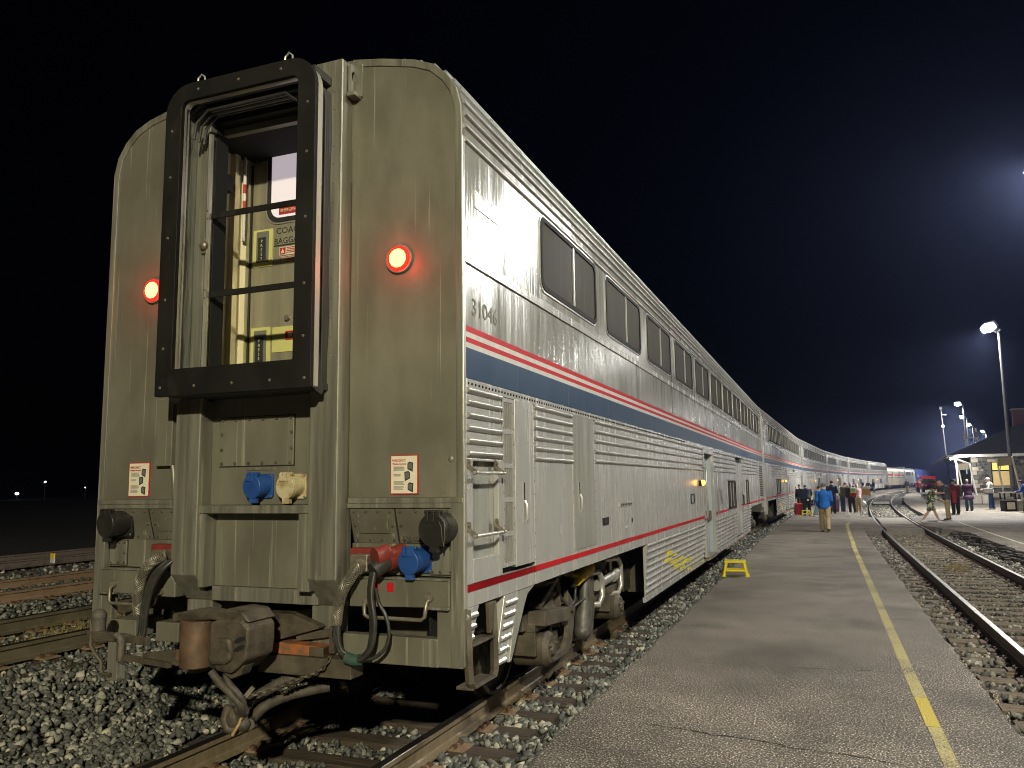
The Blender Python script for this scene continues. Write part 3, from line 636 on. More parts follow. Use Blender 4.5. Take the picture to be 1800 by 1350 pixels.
def superliner(label,y_start,idx,detail=False,windows=None,low_windows=(),door_y=10.75,group='bilevel cars of the train'):
    L=26.2; yc=y_start+L/2
    xa,xb=curve_x(y_start),curve_x(y_start+L); rz=-math.atan2(xb-xa,L)
    root=empty('passenger_car',(xa,y_start,0),rz,label=label,cat='passenger car',group=group)
    shell(root,.0,L)
    D0,D1=door_y,door_y+1.25                          # boarding doorway
    T0,T1=20.55,25.4                                  # opening over the leading truck
    # upper wall and wall behind the stripes
    B().box(X-.03,X,.02,L,3.405,4.15).box(X-.03,X-.001,.02,L,2.56,3.405).build('side_wall',STEEL,root)
    B().box(X,X+.012,.02,L,3.335,3.405).build('belt_rail',STEEL_FLAT,root,bevel=.004)
    stripes(root,.03,L,1); 
    if detail: stripes(root,.03,L,-1)
    # lower walls
    def panel(y0,y1,z0,z1,name='lower_panel',m=STEEL_FLAT,px=0.,lab=None):
        x_lo=X-.045*max(0,(1.1-z0))/.65; x_hi=X-.045*max(0,(1.1-z1))/.65
        a=[(X-.05,y0,z0),(X-.05,y1,z0),(X-.05,y1,z1),(X-.05,y0,z1)]
        c=[(x_lo+px,y0,z0),(x_lo+px,y1,z0),(x_hi+px,y1,z1),(x_hi+px,y0,z1)]
        return B().hexa(a,c).build(name,m,root,bevel=.003 if detail else 0,label=lab)
    g=.005
    if detail: cuts=[1.305,2.336,3.075,5.5,D0-.10]
    else: cuts=[.03,D0-.10]
    for a,c in zip(cuts[:-1],cuts[1:]): panel(a+g,c-g,1.11,2.5)
    panel(D1+.1,16.55,1.11,2.5); panel(18.15,T1+.0,1.11,2.5); panel(T1,L,.95,2.5)
    B().box(X-.06,X-.052,.03,D0-.1,1.12,2.56).box(X-.06,X-.052,D1+.1,L,1.12,2.56).build('inner_skin',DARK,root)
    panel(.03,L,2.504,2.564,'rivet_flange',WHITE if False else STEEL_FLAT,.004)
    for a,c in ((5.42,D0-.1),(D1+.1,16.45),(18.05,T0)):
        sp=panel(a,c,.46,1.10,'skirt_panel')
    B().box(X-.07,X-.035,5.42,T0,.40,.46).build('skirt_sill',STEEL_FLAT,root)
    # lower red stripe and sill line
    for a,c in ((.03,D0-.1),(D1+.1,16.55),(18.15,L)):
        B().box(X-.002,X+.004,a,c,1.207,1.25).build('red_stripe',RED,root)
    # ribs
    def rib(x,z,y0,y1,r=.017,tilt=0): half_round(x,z,y0,y1,r,tilt).build('rib',RIBM,root,smooth=50)
    def ribs_joined(lst):
        b=B()
        for a in lst:
            q=half_round(*a); b.add(q.v,q.f)
        b.build('ribs',RIBM,root,smooth=50,kind='stuff')
    lots=[]
    for (x,z,t) in RIB_AT: lots.append((x,z,.03,L-.02,.016,t))
    upz=(2.49,2.395,2.297,2.193,2.095)
    for z in upz:
        lots.append((X,z,3.10,D0-.13,.017)); lots.append((X,z,D1+.13,16.5,.017)); lots.append((X,z,18.2,L-2.4,.017))
    lowz=(1.10,1.018,.935,.85,.77,.69,.605,.525)
    for z in lowz:
        dx=-.045*(1.1-z)/.65
        lots.append((X+dx,z-.01,5.44+(.0 if z>1 else -.0),D0-.12,.017)); lots.append((X+dx,z-.01,D1+.12,16.42,.017)); lots.append((X+dx,z-.01,18.1,T0-.03,.017))
    if detail:
        for z in (2.492,2.413,2.329,2.246,2.163,2.081): rib(X,z,.04,.615,.018); rib(X,z-.004,1.315,2.325,.0165)
        for a in lots: rib(*a)
        for a in lots[:len(RIB_AT)]: half_round(-a[0],a[1],a[2],a[3],a[4],180-a[5]).build('rib',RIBM,root,smooth=50)
    else: ribs_joined(lots)
    # upper windows
    for (a,c,dv) in windows: side_pane_window(root,a,c,3.50,4.145,dv,pane=PANE if detail else PANED)
    for (a,c,z0,z1,dv) in low_windows: side_pane_window(root,a,c,z0,z1,dv,rad=.07,pane=PANE if detail else PANED)
    # doorway: jambs, folded door set back, threshold
    fr=B().box(X-.03,X+.02,D0-.10,D0,.48,2.50).box(X-.03,X+.02,D1,D1+.10,.48,2.50).box(X-.03,X+.02,D0,D1,2.42,2.50)
    dw=fr.build('doorway',STEEL_FLAT,root,bevel=.004)
    B().box(X-.15,X-.11,D0,D1,.48,2.45).box(X-.12,X-.03,D1-.02,D1+.02,.48,2.45).build('door_panel',SLOT,dw,bevel=.004)
    B().box(X-.11,X-.03,D0-.02,D0+.004,.48,2.45).build('door_jamb',SLOT,dw)
    B().box(X-.15,X+.03,D0-.02,D1+.02,.42,.48).build('threshold',BRASSY,dw)
    B().box(X-.111,X-.10,D0+.35,D0+.75,1.55,2.2).build('door_window',GASKET,dw)
    for y in (D0-.17,D1+.17):
        B().tube([(X,y,2.15),(X+.07,y,2.12),(X+.07,y,1.22),(X,y,1.19)],.016,7).build('grab_rail',RIBM,root,smooth=50)
    # crew door, louvred vent, second doors
    d3=panel(16.6,18.1,.50,2.36,'side_door',STEEL_FLAT,.004)
    B().tube([(X+.01,17.75,1.52),(X+.06,17.75,1.50),(X+.06,17.75,1.28),(X+.01,17.75,1.26)],.02,6).build('handle',GASKET,d3)
    v=B()
    for k in range(14): z=1.36+k*.077; v.box(X-.002,X+.006,24.35,25.75,z,z+.04)
    v.build('vent_grille',GASKET,root)
    # amber lamp beside the doorway
    am=B().cyl((X,10.14,1.853),(X+.05,10.14,1.853),.05,n=12).build('marker_lamp_base',BLACKP,root)
    B().ball((X+.06,10.14,1.86),.05,n=10,k=6).build('lens',AMB,am)
    # yellow spray marks on the skirt
    ys=B(); rr=random.Random(5+idx)
    for k in range(22):
        y=6.7+2.0*rr.random(); z=.90-.16*(y-6.7)+(.0 if k%2 else -.12)+rr.uniform(-.03,.03)
        ys.box(X-.035,X-.004-.045*(1.1-z)/.65+.0215,y,y+rr.uniform(.15,.42),z-.022,z+.028)
    ys.build('spray_marks',YCHALK,root)
    truck(root,3.55,detail); truck(root,22.9,False)
    # underfloor gear seen through the truck openings
    B().box(-1.35,1.3,6.2,20.3,.42,1.12).build('underfloor_box',DARKGR,root)
    B().box(.6,1.2,5.6,5.95,.5,1.1).build('air_tank_bracket',TRUCKM,root)
    # leading end
    B().ring(roof_loop(),roof_loop(.05),'y',L-.05,L+.01).build('end_rim',ALU,root)
    B().prism(roof_loop(0,1.11),'y',L-.03,L).build('end_wall',GRIME,root)
    B().box(-.66,.66,L-.02,L+.36,2.45,4.72).build('end_diaphragm',BLACK,root)
    B().box(-.15,.15,L-.3,L+.3,.72,.95).build('coupler',COUPM,root)
    if not detail:
        B().ring(roof_loop(.0),roof_loop(.05),'y',-.012,.03).build('end_rim',ALU,root)
        B().prism(roof_loop(0,.75),'y',0,.03).build('end_wall',GRIME,root)
        B().box(-.66,.66,-.38,.02,2.45,4.75).build('end_diaphragm',BLACK,root)
        B().box(X-.06,X+.02,-.01,.12,.75,4.3).build('corner_post',ALU,root)
        B().box(-.15,.15,-.3,.3,.72,.95).build('coupler',COUPM,root)
        panel(.03,1.15,.62,1.11,'end_skirt')
    return root
W11=[(1.54+2.155*k,1.54+2.155*k+1.74,(.54,)) for k in range(11)]
car1=superliner('nearest silver bilevel passenger car with open end doorway, glowing red tail lamps and number 31046',0,0,True,W11,[(14.6,16.3,1.235,1.90,(.33,.66)),(19.1,19.95,1.22,1.92,(.5,))])
PITCH=26.65
superliner('second silver bilevel car from the camera with square lower windows behind the boarding people',PITCH,1,False,[(2.6+2.15*k,2.6+2.15*k+1.8,(.3,.65)) for k in range(10)],[(5.2,7.6,1.3,1.95,(.33,.66))])
superliner('third silver bilevel car from the camera with an amber-lit open doorway',2*PITCH,2,False,[(1.8+2.1*k,1.8+2.1*k+1.95,(.5,)) for k in range(11)],[(12.6,14.2,1.25,2.1,(.4,)),(14.8,16.2,1.25,2.1,())])
superliner('fourth bilevel car with two separate dark upper window bands',3*PITCH,3,False,[(1.5,3.6,()),(3.7,5.8,()),(5.9,8.,()),(8.1,10.2,()),(16,19,(.5,)),(19.1,22,(.5,)),(22.1,25,(.5,))],[(12.6,14.2,1.25,2.1,())])
superliner('fifth bilevel car with one long lounge window band',4*PITCH,4,False,[(2+3.1*k,2+3.1*k+3.0,(.5,)) for k in range(7)],[(4,6,1.3,2.0,()),(13,15.5,1.3,2.0,())])
superliner('sixth and last bilevel car just before the cream baggage car',5*PITCH,5,False,[(3.5+1.75*k,3.5+1.75*k+1.5,()) for k in range(12)],[(4.,6.5,1.3,2.0,()),(14,17,1.3,2.0,())])

# ------------------------------------------------------------------ the open end of the nearest car (faces -Y)
def dots(b,pts,r,axis='y',d=-1,n=6,h=.6):            # small round heads on a plane
    for (x,y,z) in pts:
        if axis=='y': b.cyl((x,y,z),(x,y+d*r*h,z),r,r*.6,n)
        else: b.cyl((x,y,z),(x+d*r*h,y,z),r,r*.6,n)
    return b
def end_poly(sgn,inset):                             # one half of the end sheet
    pts=[(.695,1.80)]
    pr=[(x,z) for x,z in ROOF if x>.70]
    q=[(1.55-inset,1.80)]
    for x,z in pr:
        dx,dz=x-.75,z-4.15
        q.append((x-inset if z<4.35 else x-inset*max(0,dx)/.8*1.0,z if z<4.35 else z-inset*min(1,dz/.55)))
    q.append((.695,4.916-inset))
    return [(sgn*x,z) for x,z in pts+q]
for s in (-1,1):
    e=B().prism(end_poly(s,.042),'y',0,.03).build('end_sheet',GRIME,car1,bevel=.003)
    # rolled rim that follows the roof edge
    rim=[(s*x,z) for x,z in ROOF]; rim[-1]=(s*.70,4.916)
    rim=[(s*1.55,.76)]+[(s*1.55,1.1),(s*1.55,3)]+[p for p in rim if abs(p[0])>.699]
    b=B(); n=len(rim); prof=[]
    for i,(x,z) in enumerate(rim):
        a=rim[max(0,i-1)]; c=rim[min(n-1,i+1)]; d=Vector((c[0]-a[0],c[1]-a[1])).normalized(); nn=Vector((-d.y,d.x))*s
        inn=Vector((x,z))+nn*.052
        prof.append([(x,-.014,z),(x,.04,z),(inn.x,.04,inn.y),(inn.x,-.010,inn.y)])
    b.loft(prof).build('end_rim',GRIME2,car1,bevel=.004)
    B().box(min(s*.70,s*1.545),max(s*.70,s*1.545),-.016,.02,1.765,1.800).build('end_ledge',GRIME2,car1,bevel=.004)
B().box(X-.012,X+.006,-.012,.028,1.11,4.2).build('corner_strip',ALU,car1,bevel=.003)
B().prism([(.695,4.0),(.695,4.915),(.35,4.943),(-.35,4.943),(-.695,4.915),(-.695,4.0),(-.46,4.0),(-.46,4.55),(.46,4.55),(.46,4.0)],'y',.0,.05).build('end_header',GRIME,car1)
# collision posts either side of the opening, with chamfered feet
for s in (-1,1):
    x0,x1=(.465,.690) if s>0 else (-.690,-.465)
    p=B().prism([(-.13,4.87),(-.13,1.275),(.035,1.09),(.05,1.09),(.05,4.87)],'x',x0,x1).build('collision_post',GRIME2,car1,bevel=.012)
    B().box(s*.572-.006,s*.572+.006,-.135,-.128,1.3,4.8).build('seam',GRIME,p)
    dots(B(),[(s*.625,-.13,2.75+.135*k) for k in range(15)]+[(s*.585,-.13,2.81+.135*k) for k in range(14)],.009).build('rivets',GRIME2,p,kind='stuff')
    fx0,fx1=(.476,.570) if s>0 else (-.570,-.476)
    B().box(fx0,fx1,-.142,-.131,2.52,4.5).build('riveted_strip',GRIME2,p,bevel=.002)
    lx=s*.455; B().box(min(lx,lx-s*.022),max(lx,lx-s*.022),-.155,-.128,2.52,4.5).build('inner_lip',ALU,p)
    tx0,tx1=(.42,.64) if s>0 else (-.647,-.421)
    B().box(tx0,tx1,-.0,.10,.76,1.09).build('lower_post',GRIME2,p,bevel=.006)
for s in (-1,1): B().box(min(s*.457,s*.466),max(s*.457,s*.466),-.07,.055,2.5,4.6).build('pocket_shade',DARK,car1)  # black strip painted in for the shade of the gap behind each post
B().box(-.465,.465,-.10,.05,4.60,4.86).build('lintel',BLACKP,car1,bevel=.006)
# pierced lifting lugs near the roof
for s in (-1,1):
    b=B(); oc=rrect(-.075,.0,4.63,4.85,.012,3); ic=[(-.035+.028*math.cos(R(-90+360*i/len(oc))),4.765+.040*math.sin(R(-90+360*i/len(oc)))) for i in range(len(oc))]
    b.ring(oc,ic,'x',s*.700,s*.722); b.box(min(s*.70,s*.78),max(s*.70,s*.78),-.02,0,4.62,4.86).box(min(s*.70,s*.765),max(s*.70,s*.765),-.09,.0,4.605,4.632)
    b.build('lifting_lug',GRIME2,car1,bevel=.002)
# rubber diaphragm: front plate, bright rim, bellows, curtains
OUT=rrect(-.648,.648,2.513,4.790,.21,6,.012); INN=rrect(-.505,.505,2.702,4.662,.055,6,.012)
dia=B().ring(OUT,INN,'y',-.385,-.350).build('diaphragm_plate',BLACKP,car1,smooth=35,bevel=.003)
bolts=[(x,-.385,2.575) for x in (-.6,-.3,.02,.33,.6)]+[(x,-.385,4.73) for x in (-.36,0,.36)]+[(s*.585,-.385,z) for s in (-1,1) for z in (2.85,3.2,3.65,4.1,4.45)]
dots(B(),bolts,.012,h=.5).build('bolts',BRASSY,dia,kind='stuff')
OUT2=rrect(-.640,.640,2.520,4.782,.205,6,.012); INN2=rrect(-.520,.520,2.69,4.675,.06,6,.012)
B().ring(OUT2,INN2,'y',-.350,-.285).build('bright_rim',ALU,dia,smooth=35,bevel=.004)
B().ring(rrect(-.520,.520,2.69,4.675,.06,6,.012),rrect(-.505,.505,2.702,4.662,.055,6,.012),'y',-.351,-.33).build('inner_trim',ALU,dia,smooth=35)
for k,(yy_,hw) in enumerate(((-.275,.615),(-.235,.60),(-.195,.615),(-.155,.60))):
    B().ring(rrect(-hw,hw,2.53,4.76-(.02*k),.19,6,.01),rrect(-hw+.012,hw-.012,2.54,4.70-(.02*k),.16,6,.01),'y',yy_-.022,yy_+.022).build('bellows',BLACK,dia,smooth=50,bevel=.008)
for s in (-1,1):                                     # hanging side curtains with a loose bottom corner
    outer=[(s*.600,-.29,2.56),(s*.606,-.22,2.55),(s*.618,-.14,2.60)]
    v=[];N=12
    for i in range(N+1):
        z=2.55+(4.62-2.55)*i/N; wv=.012*math.sin(i*1.7)+(.03 if i==0 else 0)
        v.append([(s*(.600+wv*.4),-.288,z-(.04 if i==0 else 0)),(s*(.592+wv),-.22,z-(.07 if i==0 else 0)),(s*(.606-wv*.5),-.135,z),(s*(.598-wv*.5),-.135,z),(s*(.582+wv),-.22,z-(.07 if i==0 else 0)),(s*(.590+wv*.4),-.288,z)])
    B().loft(v).build('side_curtain',CURTAIN if s<0 else BLACK,dia,smooth=60)
    v=[]
    for i in range(N+1):
        z=2.68+(4.58-2.68)*i/N; wv=.01*math.sin(i*1.3+1)
        v.append([(s*.515,-.33,z),(s*(.548+wv),-.25,z),(s*.575,-.135,z),(s*.580,-.135,z),(s*(.556+wv),-.25,z),(s*.522,-.33,z)])
    B().loft(v).build('inner_curtain',CURTAIN,dia,smooth=60)
B().box(-.61,.61,-.345,.0,2.52,2.56).build('bottom_tray',BLACK,dia)
B().box(-.6,.6,-.33,.0,4.68,4.74).build('top_hood',BLACK,dia)
for k in range(3): B().tube([(-.46,-.30+.05*k,4.40),(-.44,-.30+.05*k,4.52),(-.34,-.30+.05*k,4.60),(.34,-.30+.05*k,4.60),(.44,-.30+.05*k,4.52)],.011,6).build('hood_hoop',BLACK,dia,smooth=50)
for x in (-.353,.407): B().tube([(x-.033,-.36,4.77),(x-.03,-.36,4.825),(x,-.36,4.85),(x+.03,-.36,4.825),(x+.033,-.36,4.77)],.007,6).build('lifting_ring',ALU,dia,smooth=50)
for z in (3.876,3.280):
    bar=B().beam((-.455,-.115,z),(.455,-.115,z),.014,.045).build('safety_bar',BLACKP,car1,bevel=.003)
    dots(B(),[(s*.445,-.152,z+d) for s in (-1,1) for d in (-.03,.03)],.011).build('bolts',BRASSY,bar,kind='stuff')
kn=B().ball((-.46,-.165,3.642),.036,sc=(1,.7,1)).build('latch_knob',BRASSY,car1,smooth=50)
B().box(-.49,-.44,-.16,-.14,3.585,3.66).build('latch_plate',BRASSY,kn)

# vestibule behind the opening: fluted side walls, sliding end door with warning panels
ves=empty('vestibule',(0,0,0)); ves.parent=car1
b=B().box(-.66,.66,.52,.56,2.45,4.62).box(-.66,.66,.05,.52,2.45,2.50)
b.build('door_surround',DOORM,ves)
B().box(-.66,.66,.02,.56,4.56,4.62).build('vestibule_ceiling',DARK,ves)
for s in (-1,1):
    pr=[(.05,.690),(.05,.60),(.10,.60),(.12,.622),(.22,.622),(.235,.645),(.30,.645),(.315,.605),(.37,.605),(.385,.64),(.44,.64),(.455,.60),(.52,.60),(.52,.690)]
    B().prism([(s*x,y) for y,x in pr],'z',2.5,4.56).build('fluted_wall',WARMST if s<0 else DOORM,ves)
B().box(-.63,-.598,.455,.475,2.5,3.22).build('glow_strip',YGREEN,ves)
dr=B().box(-.575,.575,.495,.519,2.5,4.52).build('end_door',DOORM,ves,bevel=.004)
B().box(-.592,-.577,.485,.52,2.5,4.52).build('door_seal',BLACK,dr)
wo=rrect(-.420,.420,4.00,4.72-.02,.11,6); wi=rrect(-.385,.385,4.035,4.665,.09,6)
B().ring(wo,wi,'y',.478,.496).build('window_gasket',BLACK,dr,smooth=40); B().ring(rrect(-.435,.435,3.985,4.715,.12,6),wo,'y',.486,.497).build('window_rim',ALU,dr,smooth=40)
B().prism(wi,'y',.486,.494).build('door_window',LITPANE,dr)
for (z0,z1,zt,zb) in ((3.648,3.958,3.94,3.685),(2.72,3.149,3.122,2.80)):
    gp=B().box(-.554,-.364,.488,.496,z0,z1).build('glow_panel',YGREEN,dr)
    pp=B().box(-.517,-.400,.478,.490,zb,zt).build('press_plate',INKG,gp,bevel=.003)
    B().box(-.497,-.420,.472,.480,zb+.02,zt-.05).build('press_pad',BLACK,pp,bevel=.003)
    z=zt-.095
    for ch in 'PRESS':
        text(ch,.034,(-.458,.4715,z),FACE_END,WHITE,pp,align='CENTER'); z-=.036
B().box(-.345,.36,.488,.496,2.937,3.14).build('glow_panel',YGREEN,dr)
st=B().box(-.215,-.12,.482,.489,3.03,3.10).build('sticker',PRED,dr); B().box(-.185,-.15,.480,.483,3.05,3.085).build('pictogram',PAPER,st)
text('COACH',.072,(-.335,.4935,3.905),FACE_END,INK,dr,sx=1.05); text('BAGGAGE',.072,(-.352,.4935,3.820),FACE_END,INK,dr,sx=.95)
B().box(-.352,.1,.491,.4945,3.802,3.812).build('rule_line',INK,dr)
st=B().box(-.295,-.06,.488,.4945,3.722,3.79).build('sticker',PAPER,dr); B().box(-.288,-.235,.486,.4885,3.728,3.784).build('warning_patch',PRED,st); B().prism([(-.279,3.737),(-.243,3.737),(-.261,3.775)],'y',.484,.487).build('triangle',PAPER,st)
for k in range(4): B().box(-.225,-.08,.486,.489,3.737+.013*k,3.743+.013*k).build('print_line',PRED,st)
st=B().box(-.288,-.06,.488,.4945,3.658,3.712).build('sticker',PAPER,dr); B().ring(rrect(-.284,-.064,3.662,3.708,.004,1),rrect(-.280,-.068,3.666,3.704,.003,1),'y',.486,.4885).build('border',PRED,st); text('CAUTION',.03,(-.225,.4865,3.672),FACE_END,PRED,st)
st=B().box(-.30,.02,.478,.4855,4.06,4.12).build('sticker',PRED,dr); text('EMERGENCY EXIT',.036,(-.285,.4775,4.078),FACE_END,PAPER,st,sx=.9)
text('NUMBER 1046',.07,(-.20,.4935,4.74-.0),FACE_END,INK,dr) if False else None
B().cyl((-.20,.495,3.205),(-.20,.47,3.205),.022,n=12).build('door_knob',BRASSY,dr,smooth=40)
# striped grab bar and red notice on the left wall
gb=B().tube([(-.585,.40,4.55),(-.565,.38,4.50),(-.565,.38,3.90),(-.575,.40,3.86),(-.60,.42,3.86)],.013,8).build('grab_bar',POLEW,ves,smooth=50)
for z in (4.10,4.24): B().cyl((-.565,.38,z),(-.565,.38,z+.075),.0142,n=8).build('red_band',PRED,gb)
nb=B().box(-.62,-.595,.10,.17,4.05,4.18).build('notice',PRED,ves); B().box(-.594,-.592,.115,.155,4.075,4.155).build('notice_print',PAPER,nb)
B().box(-.625,-.56,.12,.24,4.20,4.33).build('latch_box',BLACK,ves)

# tail lamps
for s in (-1,1):
    tl=B().cyl((s*1.079,.004,3.402),(s*1.079,-.022,3.402),.108,.100,28).build('tail_lamp',GRIME2,car1,smooth=40,bevel=.003,label='glowing red round tail lamp')
    B().cyl((s*1.079,-.018,3.402),(s*1.079,-.034,3.402),.090,.078,24).build('lens_rim',LEDR,tl,smooth=40)
    B().ball((s*1.079,-.030,3.402),.066,sc=(1,.38,1),n=16,k=8).build('lens',LED,tl,smooth=60)
    l=bpy.data.lights.new('tail_lamp_light','POINT'); l.energy=2.6; l.color=(1,.03,.015); l.shadow_soft_size=.06
    lo=bpy.data.objects.new('tail_lamp_light',l); COL.objects.link(lo); lo.parent=tl; lo.location=(s*1.079,-.13,3.402)
# emergency placards
for (x0,) in ((1.020,),(-1.248,)):
    pl=B().box(x0,x0+.205,-.008,.001,1.822,2.078).build('placard',PRED,car1,label='red-bordered EMERGENCY window removal placard')
    B().box(x0+.007,x0+.198,-.0105,-.007,1.829,2.071).build('placard_face',PAPER,pl)
    text('EMERGENCY',.0235,(x0+.016,-.0115,2.034),FACE_END,PRED,pl,sx=.74); text('Window Removal',.0185,(x0+.016,-.0115,2.014),FACE_END,PRED,pl,sx=.75)
    for (za,n,l0) in ((2.000,6,.085),(1.950,3,.055),(1.905,5,.085),(1.872,5,.078)):
        for k in range(n): B().box(x0+.026,x0+.026+l0*random.uniform(.8,1),-.0115,-.0098,za-.0052*k,za-.0052*k+.0024).build('print_line',PGREY,pl)
    for (ux,uz,flip) in ((.128,2.005,0),(.105,1.945,1),(.130,1.872,0)):
        q=[(0,0),(.038,-.018),(.042,.042),(.012,.048),(0,.036)]
        q=[(x0+ux+(.042-a if flip else a),uz-.03+c+.01) for a,c in q]
        di=B().prism(q,'y',-.0118,-.0098).build('diagram',INK,pl); cxm=sum(a for a,_ in q)/5; czm=sum(c for _,c in q)/5
        B().prism([(cxm+(a-cxm)*.68,czm+(c-czm)*.68) for a,c in q],'y',-.0128,-.0112).build('diagram_glass',PGREY,di)
# small dents and weld plates on the right sheet
dn=B(); dn.ball((1.455,.0,2.045),.02,sc=(1,.35,1.2),n=8,k=5); dots(dn,[(1.415,0,2.085),(1.42,0,1.835),(1.44,0,2.13)],.005); dn.build('dents',GRIME,car1,smooth=60,kind='stuff')
cb=B().box(-.955,-.80,-.05,.0,2.045,2.545).build('conduit_cover',GRIME,car1,bevel=.005)
B().tube([(-.80,-.03,2.05),(-.775,-.03,1.9),(-.765,-.03,1.75)],.02,8).build('conduit',GRIME2,cb,smooth=50)

# lower recesses with connector panels
for s in (-1,1):
    def bx(a,c): return (min(s*a,s*c),max(s*a,s*c))
    rec=B().box(*bx(1.457,1.545),-.012,.05,.76,1.765).build('recess_post',GRIME2,car1,bevel=.005)
    B().box(*bx(.690,1.457),-.012,.03,1.733,1.765).build('recess_lintel',GRIME2,car1,bevel=.004)
    B().box(*bx(.690,1.50),.14,.16,1.10,1.78).build('recess_back',DARKGR,car1)
    # two slanted cover plates with bolts, then the upright lower plates
    for (xa,xb_) in ((.705,1.040),(1.055,1.455)):
        A=[(s*xa,.005,1.730),(s*xb_,.005,1.730),(s*xb_,.075,1.505),(s*xa,.075,1.505)]
        nv=Vector((0,-.95,-.30))*.008
        pl=B().hexa([Vector(p) for p in A],[Vector(p)+nv for p in A]).build('cover_plate',GRIME,car1,bevel=.002); gq=[Vector((s*(xa-.008),.004,1.737)),Vector((s*(xb_+.008),.004,1.737)),Vector((s*(xb_+.008),.076,1.498)),Vector((s*(xa-.008),.076,1.498))]; B().hexa([p+Vector((0,.004,0)) for p in gq],[p+nv*.3 for p in gq]).build('plate_shadow_gap',BLACK,pl)  # black sheet behind the plate draws its edge shadow in colour
        bl=[]
        n=4
        for k in range(n):
            x=xa+.03+(xb_-xa-.06)*k/(n-1); bl+=[(s*x,.002,1.712),(s*x,.064,1.523)]
        bl+=[(s*(xa+.025),.03,1.62),(s*(xb_-.025),.03,1.62)]
        dots(B(),bl,.013).build('bolts',TRUCKM,pl,kind='stuff')
        if xa<.8:
            A=[(s*(xa+.06),.014,1.675),(s*(xb_-.05),.014,1.675),(s*(xb_-.05),.052,1.57),(s*(xa+.06),.052,1.57)]
            B().hexa([Vector(p) for p in A],[Vector(p)+nv*1.6 for p in A]).build('raised_panel',GRIME,pl,bevel=.003)
    B().box(*bx(.70,1.455),.05,.09,1.30,1.502).build('connector_panel',GRIME,car1)
    lp=B().box(*bx(1.287,1.453),.035,.052,1.312,1.492).build('cover_plate',GRIME2,car1,bevel=.003)
    dots(B(),[(s*x,.036,z) for x in (1.305,1.36,1.435) for z in (1.328,1.476)]+[(s*1.305,.036,1.40)],.013).build('bolts',TRUCKM,lp,kind='stuff'); B().box(*bx(1.281,1.457),.046,.0505,1.306,1.498).build('plate_shadow_gap',BLACK,lp)  # oversize black sheet stands for the shadow line around this plate
    bm=B().prism([(s*.735,1.10),(s*1.457,1.118),(s*1.457,1.292),(s*.80,1.292),(s*.735,1.20)],'y',-.03,.06).build('buffer_beam',GRIME,car1,bevel=.006)
    B().box(*bx(.80,1.457),-.04,-.03,1.283,1.296).build('beam_lip',GRIME2,bm)
    B().box(*bx(1.30,1.457),-.05,.02,1.104,1.120).build('step_edge',GRIME2,bm,bevel=.003)
    hr=B().tube([(s*.862,-.03,1.140),(s*.868,-.07,1.120),(s*.878,-.08,1.062),(s*.905,-.08,1.046),(s*1.285,-.08,1.046),(s*1.310,-.08,1.065),(s*1.318,-.07,1.15),(s*1.322,-.03,1.176)],.013,8).build('coupler_handrail',BRASSY,car1,smooth=50)
    for (x,z) in ((.864,1.142),(1.321,1.178)): B().cyl((s*x,-.03,z),(s*x,-.05,z),.030,.026,10).ball((s*x,-.052,z),.014,n=6,k=4).build('rail_foot',BRASSY,hr,smooth=40)
    B().box(*bx(1.36,1.540),-.010,.05,.752,1.105).build('corner_step_post',GRIME,car1,bevel=.006)
    if s>0:
        lb=B().box(.575,1.375,-.02,.06,.750,.925).build('end_sill',GRIME,car1,bevel=.006)
        for x in (1.255,1.30,1.345): B().box(x,x+.022,-.032,-.02,.755,.92).build('weld_strip',GRIME2,lb,bevel=.004)
    else:
        B().box(-1.357,-1.10,-.02,.25,.80,.922).build('end_sill',GRIME,car1,bevel=.006)
        B().box(-.91,-.70,-.02,.25,.785,.922).build('end_sill',GRIME,car1,bevel=.006)
        B().cyl((-1.23,.3,1.0),(-1.23,.75,1.0),.16,n=16).build('air_cylinder',DARKGR,car1,smooth=40)
        B().box(-1.0,-.72,.35,.6,.95,1.08).build('rusty_bracket',RUST,car1)
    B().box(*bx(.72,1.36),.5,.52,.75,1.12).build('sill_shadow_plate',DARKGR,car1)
text('CAR CONTROL',.036,(1.115,-.008,1.528),FACE_END,INK,car1,sx=.9)
# centre panel: bolted plate, cross ledge, big box
B().box(-.465,.465,-.0,.05,1.76,2.60).build('centre_panel',GRIME,car1)
bp=B().box(-.388,.252,-.012,.0,2.032,2.380).build('bolted_plate',GRIME,car1,bevel=.003)
dots(B(),[(-.365+.118*k,-.012,z) for k in range(6) for z in (2.050,2.362)]+[(x,-.012,z) for x in (-.37,.235) for z in (2.15,2.26)],.0145).build('bolts',TRUCKM,bp,kind='stuff'); B().box(-.394,.258,-.004,.001,2.026,2.386).build('plate_shadow_gap',BLACK,bp)  # black sheet behind paints a shadow outline around the bolted plate
B().box(-.15,.10,-.006,.0,2.000,2.022).build('data_plate',GRIME2,car1)
B().box(-.488,.465,-.11,.02,1.702,1.757).build('cross_ledge',GRIME2,car1,bevel=.005)
bxp=B().box(-.418,.372,.01,.06,1.192,1.70).build('box_panel',GRIME,car1,bevel=.003)
B().box(-.465,-.418,-.10,.05,1.192,1.70).build('box_side',GRIME2,bxp); B().box(.372,.465,-.10,.05,1.192,1.70).build('box_side',GRIME2,bxp)
B().box(-.42,.475,-.012,.05,1.092,1.190).build('box_lip',GRIME2,car1,bevel=.004)
